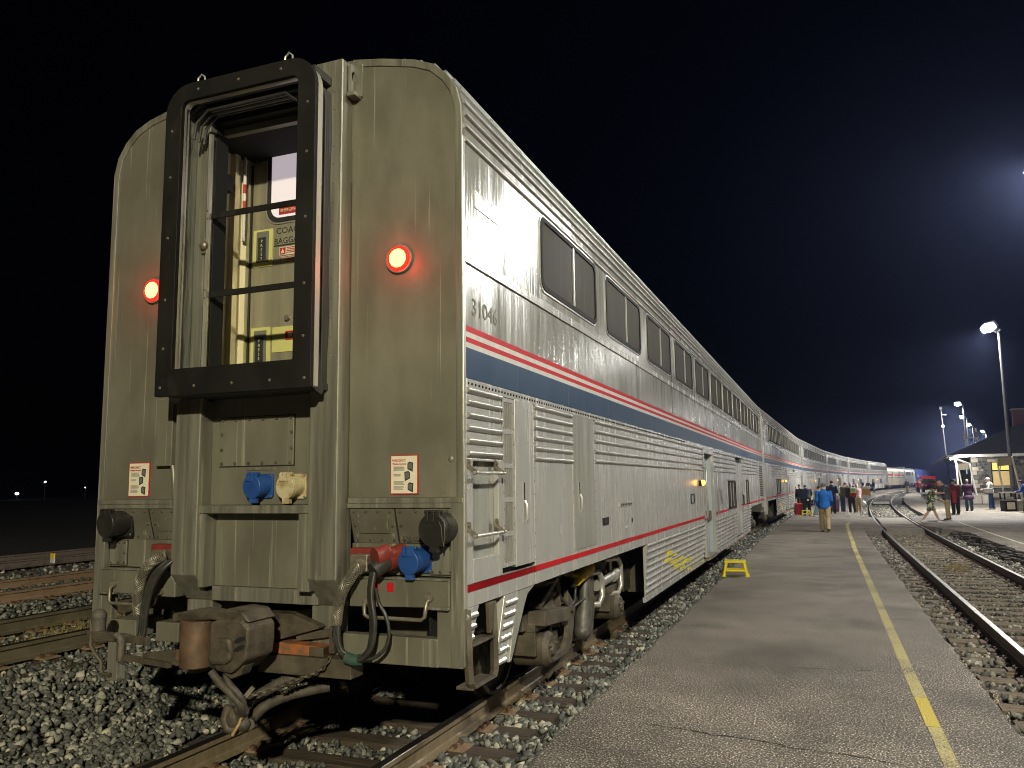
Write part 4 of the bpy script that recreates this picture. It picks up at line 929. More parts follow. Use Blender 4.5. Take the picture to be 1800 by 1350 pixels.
# receptacles with hinged round lids
def receptacle(x,z,r,m,y=-.0,depth=.09,tail=.05,label=None):
    t=empty('receptacle',(0,0,0)); t.parent=car1; tag(t,label=label)
    B().prism(rrect(x-r*.55,x+r*1.30,z-r*.95,z+r*1.05,.02,3),'y',y-.018,y).build('flange',m,t,bevel=.003)
    B().cyl((x+.035,y,z+.01),(x+.012,y-depth+.02,z+.004),r*.88,r*.95,24).build('socket',m,t,smooth=40)
    lid=B().cyl((x,y-depth+.02,z),(x-.004,y-depth-.012,z-.002),r*1.02,r*.97,28).build('lid',m,t,smooth=40,bevel=.004)
    b=B().box(x-.028,x+.028,y-depth-.005,y-depth+.03,z-r-.028,z-r+.01)
    for k in (-1,0,1): b.box(x+k*r*.38-.012,x+k*r*.38+.012,y-depth-.02,y-depth+.01,z+r*.45,z+r*1.08)
    b.cyl((x-r*.6,y-depth+.005,z+r*1.05),(x+r*.6,y-depth+.005,z+r*1.05),.012,n=6)
    b.build('hinge',m,lid,bevel=.002,kind='stuff')
    dots(B(),[(x+r*q,y-.018,z+r*p) for q in (-.4,1.15) for p in (-.8,.9)],.009).build('bolts',BRASSY,t,kind='stuff')
    return t
receptacle(-.022,1.885,.085,BLUECAP,label='blue capped receptacle on the centre panel')
receptacle(.256,1.880,.085,CREAMCAP,label='cream peeling capped receptacle on the centre panel')
receptacle(1.385,1.600,.108,BLKCAP,.03,.135,label='black capped receptacle on the right recess')
receptacle(1.198,1.398,.082,BLUECAP,.05,.125,label='blue capped receptacle in the right recess')
receptacle(-1.345,1.620,.100,BLKCAP,.03,.135,label='black capped receptacle on the left recess')
B().tube([(1.42,-.12,1.70),(1.47,-.13,1.66),(1.475,-.13,1.56),(1.462,-.12,1.50),(1.445,-.10,1.60)],.0035,5).tube([(1.41,-.11,1.69),(1.455,-.14,1.62),(1.46,-.13,1.53)],.003,5).build('retaining_wire',TRUCKM,car1,smooth=50)
# red receptacles carrying the jumper cables
for s in (-1,1):
    t=empty('cable_connector',(0,0,0)); t.parent=car1; tag(t,label='red plugged connector with looping jumper cables')
    B().box(min(s*.73,s*.98),max(s*.73,s*.98),-.03,.06,1.40,1.475).build('red_hood',REDCAP,t,bevel=.01)
    B().box(min(s*.775,s*.905),max(s*.775,s*.905),-.10,.06,1.33,1.440).build('flange',BRASSY,t,bevel=.008)
    B().cyl((s*.86,.02,1.40),(s*.845,-.13,1.355),.055,.05,16).build('plug',BRASSY,t,smooth=40)
    if s>0:
        B().cyl((1.09,.05,1.435),(1.03,-.08,1.40),.075,.07,18).build('red_socket',REDCAP,t,smooth=40)
        B().cyl((1.035,-.07,1.405),(.985,-.16,1.345),.062,.052,16).build('plug',HOSE,t,smooth=40)
        B().cyl((1.04,-.065,1.445),(.99,-.15,1.43),.066,.06,16).build('red_lid',REDCAP,t,smooth=40,bevel=.004)
def braid_mat():
    m=mat('braided_sleeve',(.22,.20,.15),rough=.45,metal=.4); n=m.node_tree; p=n.nodes['Principled BSDF']
    return m
BRAID=braid_mat()
def spline(pts,k=6):
    P=[Vector(p) for p in pts]; P=[2*P[0]-P[1]]+P+[2*P[-1]-P[-2]]; o=[]
    for i in range(1,len(P)-2):
        for j in range(k):
            t=j/k; a,b_,c,d=P[i-1],P[i],P[i+1],P[i+2]
            o.append(.5*((2*b_)+(c-a)*t+(2*a-5*b_+4*c-d)*t*t+(3*b_-a-3*c+d)*t**3))
    o.append(P[-2]); return o
def braided(parent,pts,r):
    p=spline(pts,7); c=B().tube(p,r*.93,12).build('jumper_cable',HOSE,parent,smooth=60)
    b=B(); N=12; turns=0
    # woven wires: two families of helices
    fr=[]; prev=None
    for i,q in enumerate(p):
        d=(p[min(len(p)-1,i+1)]-p[max(0,i-1)]).normalized()
        x=(prev-d*prev.dot(d)).normalized() if prev is not None else d.cross(Vector((0,1,0))).normalized()
        prev=x; fr.append((q,x,d.cross(x)))
    M=len(p)*3
    for sg in (-1,1):
        for k in range(N):
            line=[]
            for i in range(M+1):
                u=i/M*(len(p)-1); j=min(len(p)-2,int(u)); f=u-j
                q=fr[j][0].lerp(fr[j+1][0],f); x=fr[j][1].lerp(fr[j+1][1],f); y=fr[j][2].lerp(fr[j+1][2],f)
                a=2*math.pi*k/N+sg*u*.42; line.append(q+(x*math.cos(a)+y*math.sin(a))*r)
            b.tube(line,.0030,3)
    b.build('braid',BRAID,c,kind='stuff'); return c
cr=empty('jumper_cables',(0,0,0)); cr.parent=car1
braided(cr,[(.855,-.11,1.38),(.822,-.15,1.306),(.778,-.165,1.234),(.747,-.165,1.161),(.731,-.165,1.09),(.723,-.165,1.005)],.034)
for (o,dz) in ((-.018,0),(.012,-.012),(.035,.008)):
    B().tube(spline([(.728+o*.3,-.165+o*.3,1.02),(.722+o*.5,-.165,.93+dz),(.757+o*.2,-.16,.84+dz),(.850,-.165+o,.793+dz),(.935-o*.3,-.165+o*.6,.822+dz),(.985-o*.5,-.17+o*.4,.90),(1.000-o*.7,-.17+o*.5,1.03),(.975-o*.6,-.165+o*.5,1.20),(.985-o*.4,-.15,1.34)]),.0165,8).build('jumper_cable',HOSE,cr,smooth=60)
B().tube(spline([(1.0,-.15,1.24),(1.021,-.14,1.144),(1.068,-.14,1.072),(1.093,-.14,.973),(1.070,-.14,.88),(1.0,-.15,.818),(.93,-.15,.80)]),.012,7).build('jumper_cable',HOSE,cr,smooth=60)
B().tube([(.80,-.165,.805),(.86,-.166,.792),(.90,-.165,.80)],.036,10).build('green_tape',mat('green_tape',(.03,.10,.07),(.05,.06,.05),scale=20,rough=.6),cr,smooth=60)
rp=B().box(1.015,1.06,-.034,-.029,1.205,1.26).build('red_sticker',RED,car1); B().box(.925,.95,-.034,-.029,1.205,1.26).build('red_sticker',RED,car1)
cl=empty('jumper_cables',(0,0,0)); cl.parent=car1
braided(cl,[(-.775,-.10,1.40),(-.80,-.14,1.385),(-.862,-.16,1.335),(-.915,-.165,1.26),(-.938,-.165,1.17),(-.940,-.165,1.08),(-.925,-.165,.99)],.036)
for (o,q) in ((-.025,0),(0,.012),(.022,-.012)):
    B().tube(spline([(-.70+o,-.12,1.37),(-.745+o,-.16,1.315),(-.80+o,-.17,1.24),(-.845+o*.9,-.17,1.13),(-.872+o*.8,-.17,.99),(-.885+o*.8,-.17,.86),(-.90+o*.6,-.20,.80)]),.0165,8).build('jumper_cable',HOSE,cl,smooth=60)
# lower draft gear bar, coupler with knuckle, hoses, chain, uncoupling lever
B().box(.11,.825,-.15,.0,.668,.785).build('draft_bar',TRUCKM,car1,bevel=.006)
B().prism([(.118,.788),(.172,.842),(.251,.862),(.60,.845),(.60,.786)],'y',-.12,.05).build('wear_block',ORANGE,car1,bevel=.004)
B().box(.49,.60,-.125,.0,.788,.846).build('wear_block_end',TRUCKM,car1,bevel=.003)
B().prism([(.08,.83),(.02,.95),(.0,1.01),(.138,1.042),(.316,1.037),(.532,.970),(.532,.955)],'y',-.08,.0).build('striker_flap',COUPM,car1,bevel=.004)
B().beam((.33,-.03,.885),(.62,-.03,.93),.03,.05).build('striker_arm',TRUCKM,car1); B().box(.60,.64,-.06,0,.80,.97).build('striker_plate',TRUCKM,car1)
cp=empty('coupler',(0,0,0)); cp.parent=car1; tag(cp,label='rust-brown knuckle coupler')
B().box(.022,.06,-.50,-.40,.76,1.05).build('knuckle_gap',DARK,cp)
B().prism([(.12,.76),(.235,.752),(.345,.84),(.358,.93),(.358,1.03),(.30,1.075),(.14,1.075),(.06,1.05),(.055,.86)],'y',-.56,-.30).build('coupler_head',COUPM,cp,bevel=.016)
B().prism([(.065,.83),(.075,.90),(.12,.965),(.235,.965),(.255,.90),(.25,.835),(.20,.805),(.11,.80)],'y',-.585,-.50).build('guard_arm',COUPM,cp,bevel=.02)
sl=B()
for (zc) in (.958,.908): sl.prism([(.295+.040*math.cos(t),zc+.015*math.sin(t)+.016*math.cos(t)) for t in [2*math.pi*i/12 for i in range(12)]],'y',-.566,-.55)
sl.build('slots',DARK,cp,kind='stuff')
B().tube([(-.085,-.50,.765),(-.085,-.50,1.05)],[.105,.105],20,sx=1).box(-.18,-.02,-.50,-.36,.78,1.04).build('knuckle',RUST,cp,smooth=35,bevel=.006)
B().prism([(-.262,1.03),(-.262,1.085),(-.15,1.10),(-.02,1.085),(.06,1.11),(.175,1.13),(.29,1.118),(.345,1.06),(.2,1.058),(.05,1.062),(-.15,1.045)],'y',-.54,-.28).build('top_lug',COUPM,cp,bevel=.010)
B().box(-.27,-.18,-.50,-.36,.78,.855).box(-.15,-.07,-.5,-.4,.72,.77).build('bottom_lug',RUST,cp,bevel=.012)
B().box(-.10,.18,-.32,.6,.82,1.02).build('shank',COUPM,cp,bevel=.01)
B().prism([(.10,.76),(.20,.71),(.27,.735),(.30,.80),(.10,.80)],'y',-.52,-.42).build('lower_guard',COUPM,cp,bevel=.008)
hs=empty('brake_hoses',(0,0,0)); hs.parent=car1
for pts,r in (([(.03,-.5,.745),(.08,-.48,.675),(.14,-.44,.60),(.195,-.42,.535),(.16,-.36,.46)],.024),([(.10,-.46,.745),(.125,-.44,.663),(.205,-.42,.575),(.19,-.37,.50)],.020),
              ([(.10,-.31,.40),(.06,-.28,.45),(.05,-.2,.47),(.127,-.12,.529),(.24,-.08,.592),(.33,-.04,.63),(.45,.05,.66)],.036),
              ([(.17,-.30,.38),(.12,-.22,.38),(.138,-.12,.439),(.228,-.08,.489),(.32,-.04,.522),(.5,.1,.55)],.036)):
    B().tube(spline(pts),r,10).build('hose',mat('dusty_hose',(.04,.034,.025),(.085,.071,.053),scale=16,rough=.7) if 'dusty_hose' not in bpy.data.materials else bpy.data.materials['dusty_hose'],hs,smooth=60)
for (x,y,z,dx,dz) in ((.265,-.07,.605,.045,.02),(.265,-.06,.505,.045,.015)):
    for k in range(4): B().cyl((x+dx*.3*k,y+.012*k,z+dz*.5*k),(x+dx*.3*k+.008,y+.012*k+.003,z+dz*.5*k+.004),.041,n=12).build('hose_clamp',COUPM,hs,smooth=40)
gl=B().ball((.085,-.34,.42),.055,sc=(1.1,.9,1.25)).ball((.13,-.33,.47),.05,sc=(1.2,.9,.9)).ball((.15,-.33,.39),.045).tube([(.05,-.35,.50),(.03,-.36,.42),(.06,-.36,.36),(.12,-.35,.35)],.03,8).box(.11,.17,-.37,-.31,.42,.48)
gl.build('gladhand',COUPM,hs,smooth=50)
B().beam((.13,-.34,.52),(.205,-.31,.615),.018,.028).build('valve_handle',BRASSY,hs)
B().tube([(.165,-.36,.45),(.15,-.37,.40),(.13,-.38,.365),(.115,-.385,.335)],.012,6).build('frayed_cord',mat('frayed_cord',(.40,.27,.13),(.25,.16,.08),scale=40,rough=.8),hs,smooth=60)
def chain(parent,pts,n,name='chain'):
    p=spline(pts,8); b=B(); L=[0]
    for i in range(1,len(p)): L.append(L[-1]+(p[i]-p[i-1]).length)
    for k in range(n):
        t=(k+.5)/n*L[-1]; i=max(j for j in range(len(p)) if L[j]<=t); i=min(i,len(p)-2); q=p[i].lerp(p[i+1],(t-L[i])/max(1e-6,L[i+1]-L[i])); d=(p[i+1]-p[i]).normalized()
        u=d.cross(Vector((0,1,0) if k%2 else (0,0,1))).normalized(); ll=L[-1]/n*.72
        b.tube([q+d*ll*math.cos(a)+u*ll*.5*math.sin(a) for a in [2*math.pi*j/8 for j in range(8)]],.0055,4,closed=True)
    return b.build(name,COUPM,parent,smooth=60)
chain(hs,[(.14,-.33,.545),(.317,-.22,.597),(.498,-.2,.669),(.604,-.2,.711),(.662,-.19,.756),(.678,-.17,.80)],22)
chain(hs,[(.31,-.14,.545),(.397,-.18,.603),(.498,-.2,.669)],9)
lv=empty('uncoupling_lever',(0,0,0)); lv.parent=car1
B().beam((-1.20,-.33,.872),(-.84,-.33,.862),.05,.055).beam((-.84,-.33,.86),(-.66,-.33,.855),.04,.045).build('lever_bar',COUPM,lv,bevel=.004)
B().tube([(-1.19,-.33,.97),(-1.17,-.34,.90),(-1.16,-.35,.80),(-1.11,-.36,.755),(-1.045,-.36,.70),(-1.045,-.36,.645),(-1.02,-.36,.62),(-.955,-.36,.62)],.014,7).build('lever_handle',TRUCKM,lv,smooth=50)
B().beam((-.88,-.35,.745),(-.38,-.42,.735),.03,.035).build('lever_rod',COUPM,lv); B().tube([(-.90,-.36,.86),(-.885,-.38,.885),(-.865,-.37,.87),(-.872,-.36,.72)],.028,8).build('lever_bracket',COUPM,lv,smooth=50)
B().box(-1.01,-.915,-.345,-.27,.578,.835).build('hanging_post',GRIME2,lv,bevel=.005)
B().cyl((-1.155,-.30,.99),(-1.155,-.30,.88),.05,n=10).ball((-1.155,-.30,.99),.055).build('valve',DARKGR,lv,smooth=50)
B().beam((-.70,-.30,.72),(-.40,-.30,.76),.05,.10).build('lower_bracket',TRUCKM,lv)

# ------------------------------------------------------------------ near end of the right side
# corner door panel with recessed pan and climbing rungs
pf=empty('corner_panel',(0,0,0)); pf.parent=car1
b=B().box(X-.04,X,.03,.135,1.252,2.05).box(X-.04,X,.565,.632,1.252,2.05).box(X-.04,X,.135,.565,2.033,2.05).box(X-.04,X,.135,.565,1.252,1.405)
b.build('panel_frame',STEEL_FLAT,pf,bevel=.004)
B().box(X-.045,X-.04,.1,.6,1.4,2.04).build('recessed_pan',STEEL,pf)
B().box(X-.05,X,.03,.632,2.052,2.503).build('upper_panel',STEEL_FLAT,pf)
B().box(X-.05,X,.03,1.29,1.112,1.250).build('sill_panel',STEEL_FLAT,pf)
B().box(X-.002,X+.004,.03,1.305,1.207,1.25).build('red_stripe',RED,car1)
for (z) in (2.00,1.60):
    rg=B().tube([(X+.055,.03,z-.045),(X+.055,.56,z-.045)],.0115,8).build('ladder_rung',ALU,car1,smooth=50)
    for y in (.045,.51):
        B().hexa([(X,y-.022,z+.045),(X,y+.022,z+.045),(X,y+.022,z-.012),(X,y-.022,z-.012)],[(X+.012,y-.022,z+.045),(X+.012,y+.022,z+.045),(X+.012,y+.022,z-.012),(X+.012,y-.022,z-.012)]).prism([(X,z-.005),(X+.012,z+.01),(X+.068,z-.03),(X+.068,z-.058),(X+.045,z-.06)],'y',y-.007,y+.007).build('rung_bracket',BRASSY,rg)
        B().cyl((X+.012,y,z+.022),(X+.022,y,z+.022),.012,n=6).build('bolt',BRASSY,rg)
# drain grille strip
gs=empty('grille_strip',(0,0,0)); gs.parent=car1
b=B().box(X-.02,X+.005,.642,.668,1.30,2.50).box(X-.02,X+.005,.842,.868,1.30,2.50)
zc=[1.30,1.528,1.768,2.010,2.257,2.50]
for i,z in enumerate(zc): b.box(X-.02,X+.004,.668,.842,max(1.30,z-.017),min(2.50,z+.017)) if i not in (0,5) else b.box(X-.02,X+.004,.668,.842,z if i==0 else z-.03,z+.03 if i==0 else z)
b.build('grille_frame',STEEL_FLAT,gs)
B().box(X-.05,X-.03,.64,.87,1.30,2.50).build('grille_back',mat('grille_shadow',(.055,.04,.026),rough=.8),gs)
for i in range(5):
    z0=zc[i]+(.03 if i==0 else .017); z1=zc[i+1]-(.03 if i==4 else .017)
    for k in range(5):
        y=.678+k*.034; place('slat',B().box(X-.018,X+.003,y,y+.015,z0,z1).mesh('slat',RIBM),gs)
dots(B(),[(X+.005,.655,1.36+.115*k) for k in range(10)]+[(X+.005,.856,1.36+.115*k) for k in range(10)],.006,'x',1).build('rivets',DARKGR,gs,kind='stuff')
# equipment doors
def eq_door(y0,y1,hz0,hz1,hy,lab=None):
    d=B().box(X-.045,X+.007,y0,y1,1.283,2.508).build('equipment_door',STEEL if y0>2 else STEEL_FLAT,car1,bevel=.003)
    h=B().box(X+.007,X+.010,hy-.028,hy+.028,hz0,hz1).build('handle_plate',WHITE if False else STEEL_FLAT,d)
    B().box(X+.0095,X+.0125,hy-.010,hy+.010,hz0+.17,hz1-.01).build('handle_slot',GASKET,h); B().tube([(X+.012,hy,hz0+.02),(X+.028,hy,hz0+.05),(X+.028,hy,hz0+.15),(X+.012,hy,hz0+.18)],.010,6).build('handle',ALU,h,smooth=50)
    return d
eq_door(.885,1.285,1.575,1.90,1.06); eq_door(2.352,3.06,1.60,1.90,2.52)
B().box(X-.05,X-.046,.6,3.2,1.2,2.52).build('door_shadow_gap',DARK,car1)
dots(B(),[(X+.004,y,1.30+.1*k) for y in (1.30,2.34,3.085) for k in range(13)],.005,'x',1).build('rivets',GASKET,car1,kind='stuff')
dots(B(),[(X+.004,.06+.058*k,2.534) for k in range(150)],.011,'x',1,5).build('rivets',GASKET,car1,kind='stuff')
dots(B(),[(X+.012,.06+.07*k,z) for k in range(180) for z in (3.352,3.388)],.005,'x',1,5).build('rivets',STEEL_FLAT,car1,kind='stuff')
# hatch, sockets, data plate
ht=B().box(X,X+.010,4.08,4.60,1.255,1.615).build('fuel_hatch',STEEL_FLAT,car1,bevel=.003); B().box(X,X+.016,4.06,4.62,1.618,1.66).build('hinge_strip',ALU,ht); dots(B(),[(X+.016,4.1+.08*k,1.638) for k in range(7)],.012,'x',1).build('rivets',GASKET,ht,kind='stuff')
B().box(X+.010,X+.012,4.27,4.40,1.375,1.40).build('label_plate',WHITE,ht); B().box(X,X+.015,4.61,4.64,1.42,1.47).build('latch',GASKET,ht)
sq=B().box(X,X+.008,3.34,3.57,1.452,1.526).build('socket_plate',GASKET,car1); B().box(X+.008,X+.011,3.38,3.52,1.468,1.510).build('socket_glass',PANED,sq)
B().ring(rrect(9.08,9.48,1.51,1.675,.05,4),rrect(9.13,9.43,1.53,1.655,.04,4),'x',X,X+.008).build('filler_ring',GASKET,car1)
np_=B().box(X,X+.006,.185,.640,3.760,3.885).build('blank_plate',STEEL_FLAT,car1,bevel=.002)
dots(B(),[(X+.006,.2+.14*k,z) for k in range(4) for z in (3.772,3.872)],.005,'x',1).build('rivets',ALU,np_,kind='stuff')
text('31046',.165,(X+.0015,.125,3.005),FACE_SIDE,INKG,car1,name='car_number',sx=1.12)
# grey swoosh emblem by the doorway
em=B()
for k in range(3):
    a=[]
    for i in range(9):
        t=i/8; y=13.02+.16*k+.30*t*t; z=1.74-.02*k-.33*t; a.append((y,z))
    c=[(y+.085*(1-.75*abs(2*i/8-1)),z+.005) for i,(y,z) in enumerate(a)]
    em.prism(a+c[::-1],'x',X+.0005,X+.003)
em.build('emblem',INKG,car1,kind='stuff')
# end skirt with ridges, steps (stirrup) and wheel-arch edge
def skirt_strip(ya,yb,yc,yd,z0,z1,name):
    A=[(X-.06,yc,z0),(X-.06,yd,z0),(X-.06,yb,z1),(X-.06,ya,z1)]; C=[(X-.035,yc,z0),(X-.035,yd,z0),(X,yb,z1),(X,ya,z1)]
    o=B().hexa(A,C).build(name,STEEL_FLAT,car1,bevel=.004); n=5 if z0>.7 else 6
    for k in range(n):
        f=(k+.75)/n; z=z1+(z0-z1)*f; y0=ya+(yc-ya)*f+.012; y1=yb+(yd-yb)*f-.008; x=X-.035*f
        b=B(); m_=.012; b.prism([(x,z-.020),(x+.018,z-.012),(x+.022,z+.004),(x+.010,z+.018),(x,z+.020)],'y',y0+m_,y1-m_); b.build('ridge',RIBM,o,bevel=.003)
skirt_strip(.0,.215,.0,.135,.765,1.108,'end_skirt'); skirt_strip(.66,.93,.56,.745,.645,1.108,'arch_skirt')
B().prism([(.93,1.108),(1.30,1.108),(1.14,1.06),(1.08,1.0),(.79,.640),(.745,.640)],'x',X-.05,X-.006).build('arch_edge',STEEL,car1,bevel=.004)
stp=empty('step_stirrup',(0,0,0)); stp.parent=car1
B().tube([(X-.01,.04,1.10),(X+.01,.02,.86),(X+.015,.03,.66),(X+.015,.06,.625),(X+.015,.40,.625),(X+.015,.43,.66),(X+.01,.44,.86),(X-.01,.46,1.10)],.030,4,sx=.35).build('stirrup_bar',TRUCKM,stp)
B().box(X-.09,X+.03,.05,.42,.612,.632).build('step_tread',TRUCKM,stp,bevel=.004); B().box(X-.09,X+.02,.05,.43,.868,.885).build('step_tread',TRUCKM,stp,bevel=.004)
B().prism([(.36,1.10),(.47,1.10),(.45,.92),(.38,.90)],'x',X-.02,X+.01).build('step_bracket',TRUCKM,stp,bevel=.004)
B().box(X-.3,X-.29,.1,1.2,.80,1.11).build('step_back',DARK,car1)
B().tube([(1.25,.55,1.05),(1.28,.5,.8),(1.3,.55,.6)],.014,6).build('air_pipe',TRUCKM,car1,smooth=50)

# ------------------------------------------------------------------ baggage car and locomotives at the head of the train
def on_curve(y): return curve_x(y),-curve_a(y)
def low_body(root,prof,L,m,name='body',n0=.0):
    lp=prof+[(-x,z) for x,z in prof[::-1]]
    return B().loft([[(x,y,z) for x,z in lp] for y in (n0,L)]).build(name,m,root,smooth=30)
CREAM=mat('baggage_cream',(.50,.44,.32),(.56,.50,.38),scale=.6,stretch=(1,3,1),rough=.4,metal=.2)
LGREY=mat('locomotive_grey',(.50,.52,.53),(.60,.62,.63),scale=.7,rough=.38,metal=.2)
LBLUE=mat('locomotive_blue',(.045,.06,.22),(.06,.085,.28),scale=.7,rough=.35)
y0=6*PITCH+.1; cx0=curve_x(y0); cx1=curve_x(y0+26)
bag=empty('baggage_car',(cx0,y0,0),-math.atan2(cx1-cx0,26),label='cream single-level baggage car with red and white bands behind the locomotives',cat='baggage car')
BP=[(1.5,.75),(1.55,1.1),(1.55,3.35),(1.48,3.75),(1.25,4.05),(.8,4.22),(0,4.27)]
low_body(bag,BP,25.6,CREAM)
for (m,za,zb,n) in ((RED,2.55,2.85,'red_band'),(WHITE,2.35,2.55,'white_band'),(BLUE,2.15,2.25,'blue_band'),(WHITE,2.02,2.10,'white_band')): B().box(1.549,1.556,.05,25.5,za,zb).build(n,m,bag)
for y in (6.5,17.5):
    d=B().box(1.54,1.57,y,y+2.6,1.05,3.3).build('baggage_door',CREAM,bag); B().box(1.57,1.6,y-.12,y,1.2,3.5).build('door_track',DARKGR,d)
B().box(1.556,1.562,4.6,4.9,1.1,3.6).build('dark_seam',DARKGR,bag); B().box(1.556,1.562,15.6,15.9,1.1,3.6).build('dark_seam',DARKGR,bag)
truck(bag,3.5); truck(bag,22); B().box(-1.2,1.2,6,19.5,.5,.9).build('underframe',DARKGR,bag)
B().ball((.3,3,4.3),.3,sc=(1,2,.5)).build('roof_vent',CREAM,bag,smooth=50)
def loco(label,y0,L,m,nose,extra):
    c0,c1=curve_x(y0),curve_x(y0+L)
    r=empty('locomotive',(c0,y0,0),-math.atan2(c1-c0,L),label=label,cat='locomotive',group='locomotives at the head of the train')
    P=[(1.45,.9),(1.5,1.3),(1.5,3.2),(1.38,3.85),(1.0,4.25),(.5,4.38),(0,4.4)]
    lp=P+[(-x,z) for x,z in P[::-1]]
    secs=[(0,1,1,0),(L-3.2,1,1,0)]
    if nose: secs+=[(L-2.2,1,.97,0),(L-1.0,.95,.82,0),(L-.3,.88,.62,0),(L,.80,.45,0)]
    else: secs+=[(L,1,1,0)]
    B().loft([[(x*sx,y,.9+(z-.9)*sz) for x,z in lp] for y,sx,sz,_ in secs]).build('body',m,r,smooth=35)
    B().box(-1.3,1.3,.4,L-.6,.75,.95).build('underframe',DARKGR,r)
    truck(r,3.6); truck(r,L-4.2); B().box(-1.1,1.25,6.3,L-7,.4,.8).build('fuel_tank',DARKGR,r,bevel=.05)
    extra(r,L); return r
def ex1(r,L):
    for k in range(4): B().box(1.49,1.52,2.0+2.3*k,3.9+2.3*k,2.7,3.5).build('vent_grille',DARKGR,r)
    B().box(1.49,1.52,13.,13.8,1.4,3.2).build('cab_door',LGREY,r); B().box(1.40,1.52,14.4,15.6,2.7,3.4).build('cab_window',GASKET,r); B().box(-.6,.6,6,9,4.36,4.6).build('roof_box',LGREY,r)
    B().box(1.49,1.52,.02,.5,1,4.0).build('end_post',WHITE,r)
def ex2(r,L):
    B().box(1.49,1.515,.3,L-4,1.0,1.25).build('red_stripe',RED,r); B().box(1.49,1.515,.3,L-4,1.25,1.33).build('white_stripe',WHITE,r)
    text('Amtrak',1.15,(1.515,3.2,2.35),FACE_SIDE,WHITE,r); B().box(1.40,1.52,L-5.4,L-4.4,2.6,3.3).build('cab_window',GASKET,r)
    t=[(1.53*math.cos(a),L-3.25,.95+3.5*math.sin(a)) for a in [math.pi*i/12 for i in range(13)]]
    B().tube(t,.09,6).build('white_edge_band',WHITE,r,smooth=50)
loco('silver-grey locomotive coupled to the cream baggage car',7*PITCH-.2,20.5,LGREY,False,ex1)
loco('dark blue locomotive with white lettering beyond the silver-grey one',7*PITCH+20.9,21,LBLUE,False,ex2)
loco('farthest dark locomotive with a rounded white-edged nose beside the red tow truck',7*PITCH+42.5,21,LBLUE,True,ex2)

# red tow truck facing the camera
tt=empty('tow_truck',(17.25,118.5,PZ),R(6),label='red tow truck facing the camera beyond the camouflage jacket',cat='truck')
TRED=mat('truck_red',(.50,.02,.02),(.42,.02,.02),scale=3,rough=.25)
B().prism([(-1.0,.45),(1.0,.45),(1.05,.9),(1.02,1.15),(-1.02,1.15),(-1.05,.9)],'y',0,2.0).build('hood',TRED,tt,bevel=.08)
B().box(-1.05,1.05,1.6,5.2,.5,1.3).build('body',TRED,tt,bevel=.05)
cbn=B().loft([[(sx*s,y,z) for sx,z in ((-1,1.15),(1,1.15),(.84,1.95),(-.84,1.95))] for s,y in ((1.0,1.5),(1.0,3.6))]).build('cab',TRED,tt,bevel=.05)
B().prism([(-.9,1.2),(.9,1.2),(.76,1.84),(-.76,1.84)],'y',1.46,1.5).build('windshield',mat('windshield_glass',(.012,.05,.03),rough=.12),cbn)
B().box(-.95,.95,1.6,2.0,2.0,2.2).build('light_bar',TRED,tt,bevel=.03)
for s in (-1,1):
    B().box(s*.55,s*.9,1.7,1.9,2.05,2.17).build('beacon_lens',mat('beacon_red',(.6,.05,.03),rough=.3,emit=(1,.1,.05),estr=.8) if 'beacon_red' not in bpy.data.materials else bpy.data.materials['beacon_red'],tt)
    B().box(s*.62-.2,s*.62+.2,-.03,.02,.82,1.0).build('headlight',WHITE,tt); B().box(s*1.05,s*1.35,1.4,1.5,1.25,1.5).build('mirror',WHITE,tt)
    for y in (.7,4.2): B().cyl((s*.78,y,.4),(s*1.08,y,.4),.4,n=18).build('wheel',BLACK,tt,smooth=40)
B().box(-.6,.6,-.05,.01,.55,.98).build('grille',BLACK,tt); B().box(-1.05,1.05,-.14,.02,.38,.55).build('bumper',BLACK,tt,bevel=.03); B().box(-.25,.25,-.16,-.14,.42,.52).build('number_plate',PAPER,tt)

# ------------------------------------------------------------------ station building
sb=empty('station_building',(17.4,86.2,0),R(-5),label='stone station building with hipped roof and lit yellow windows',cat='building')
SHING=mat('roof_shingles',(.11,.112,.12),(.17,.172,.18),scale=2.2,stretch=(1,1,6),rough=.75,bump=.02,bscale=5,bstretch=(1,1,8))
RUB=mat('rubble_mortar',(.10,.10,.095),(.16,.155,.14),scale=3,rough=.9,bump=.05,bscale=2)
STN=stones_mat('wall_stone',(.045,.047,.05),(.26,.25,.22),(.11,.11,.105),(.36,.34,.29))
B().box(0,14,0,26,0,4.25).build('wall',RUB,sb)
E_=4.15; A=(-2.15,-1.7); Cc=(16,28)
ridge=[(6.9,7.3,8.3),(6.9,19,8.3)]
ev=[(A[0],A[1],E_),(Cc[0],A[1],E_),(Cc[0],Cc[1],E_),(A[0],Cc[1],E_)]
b=B(); b.add(ev+ridge,[(0,1,4),(1,2,5,4),(2,3,5),(3,0,4,5),(3,2,1,0)]); b.build('roof',SHING,sb)
B().box(A[0],Cc[0],A[1]-.06,A[1],E_-.22,E_+.04).build('fascia',POLEW,sb); B().box(A[0]-.06,A[0],A[1],Cc[1],E_-.22,E_+.04).build('fascia',POLEW,sb)
B().prism([(A[0],E_-.2),(A[0]-.9,E_-.62),(A[0]-.9,E_-.52),(A[0],E_+.02)],'y',A[1]+.1,Cc[1]).build('flared_eave',SHING,sb)
ch=B().box(4.6,5.9,7.2,8.4,5.5,9.0).build('chimney',mat('chimney_brick',(.20,.075,.05),(.14,.06,.045),scale=9,rough=.85),sb); B().box(4.5,6.0,7.1,8.5,9.0,9.15).build('chimney_cap',CONC,ch); B().box(4.35,6.1,6.5,7.2,7.0,7.12).build('flashing',POLEW,ch)
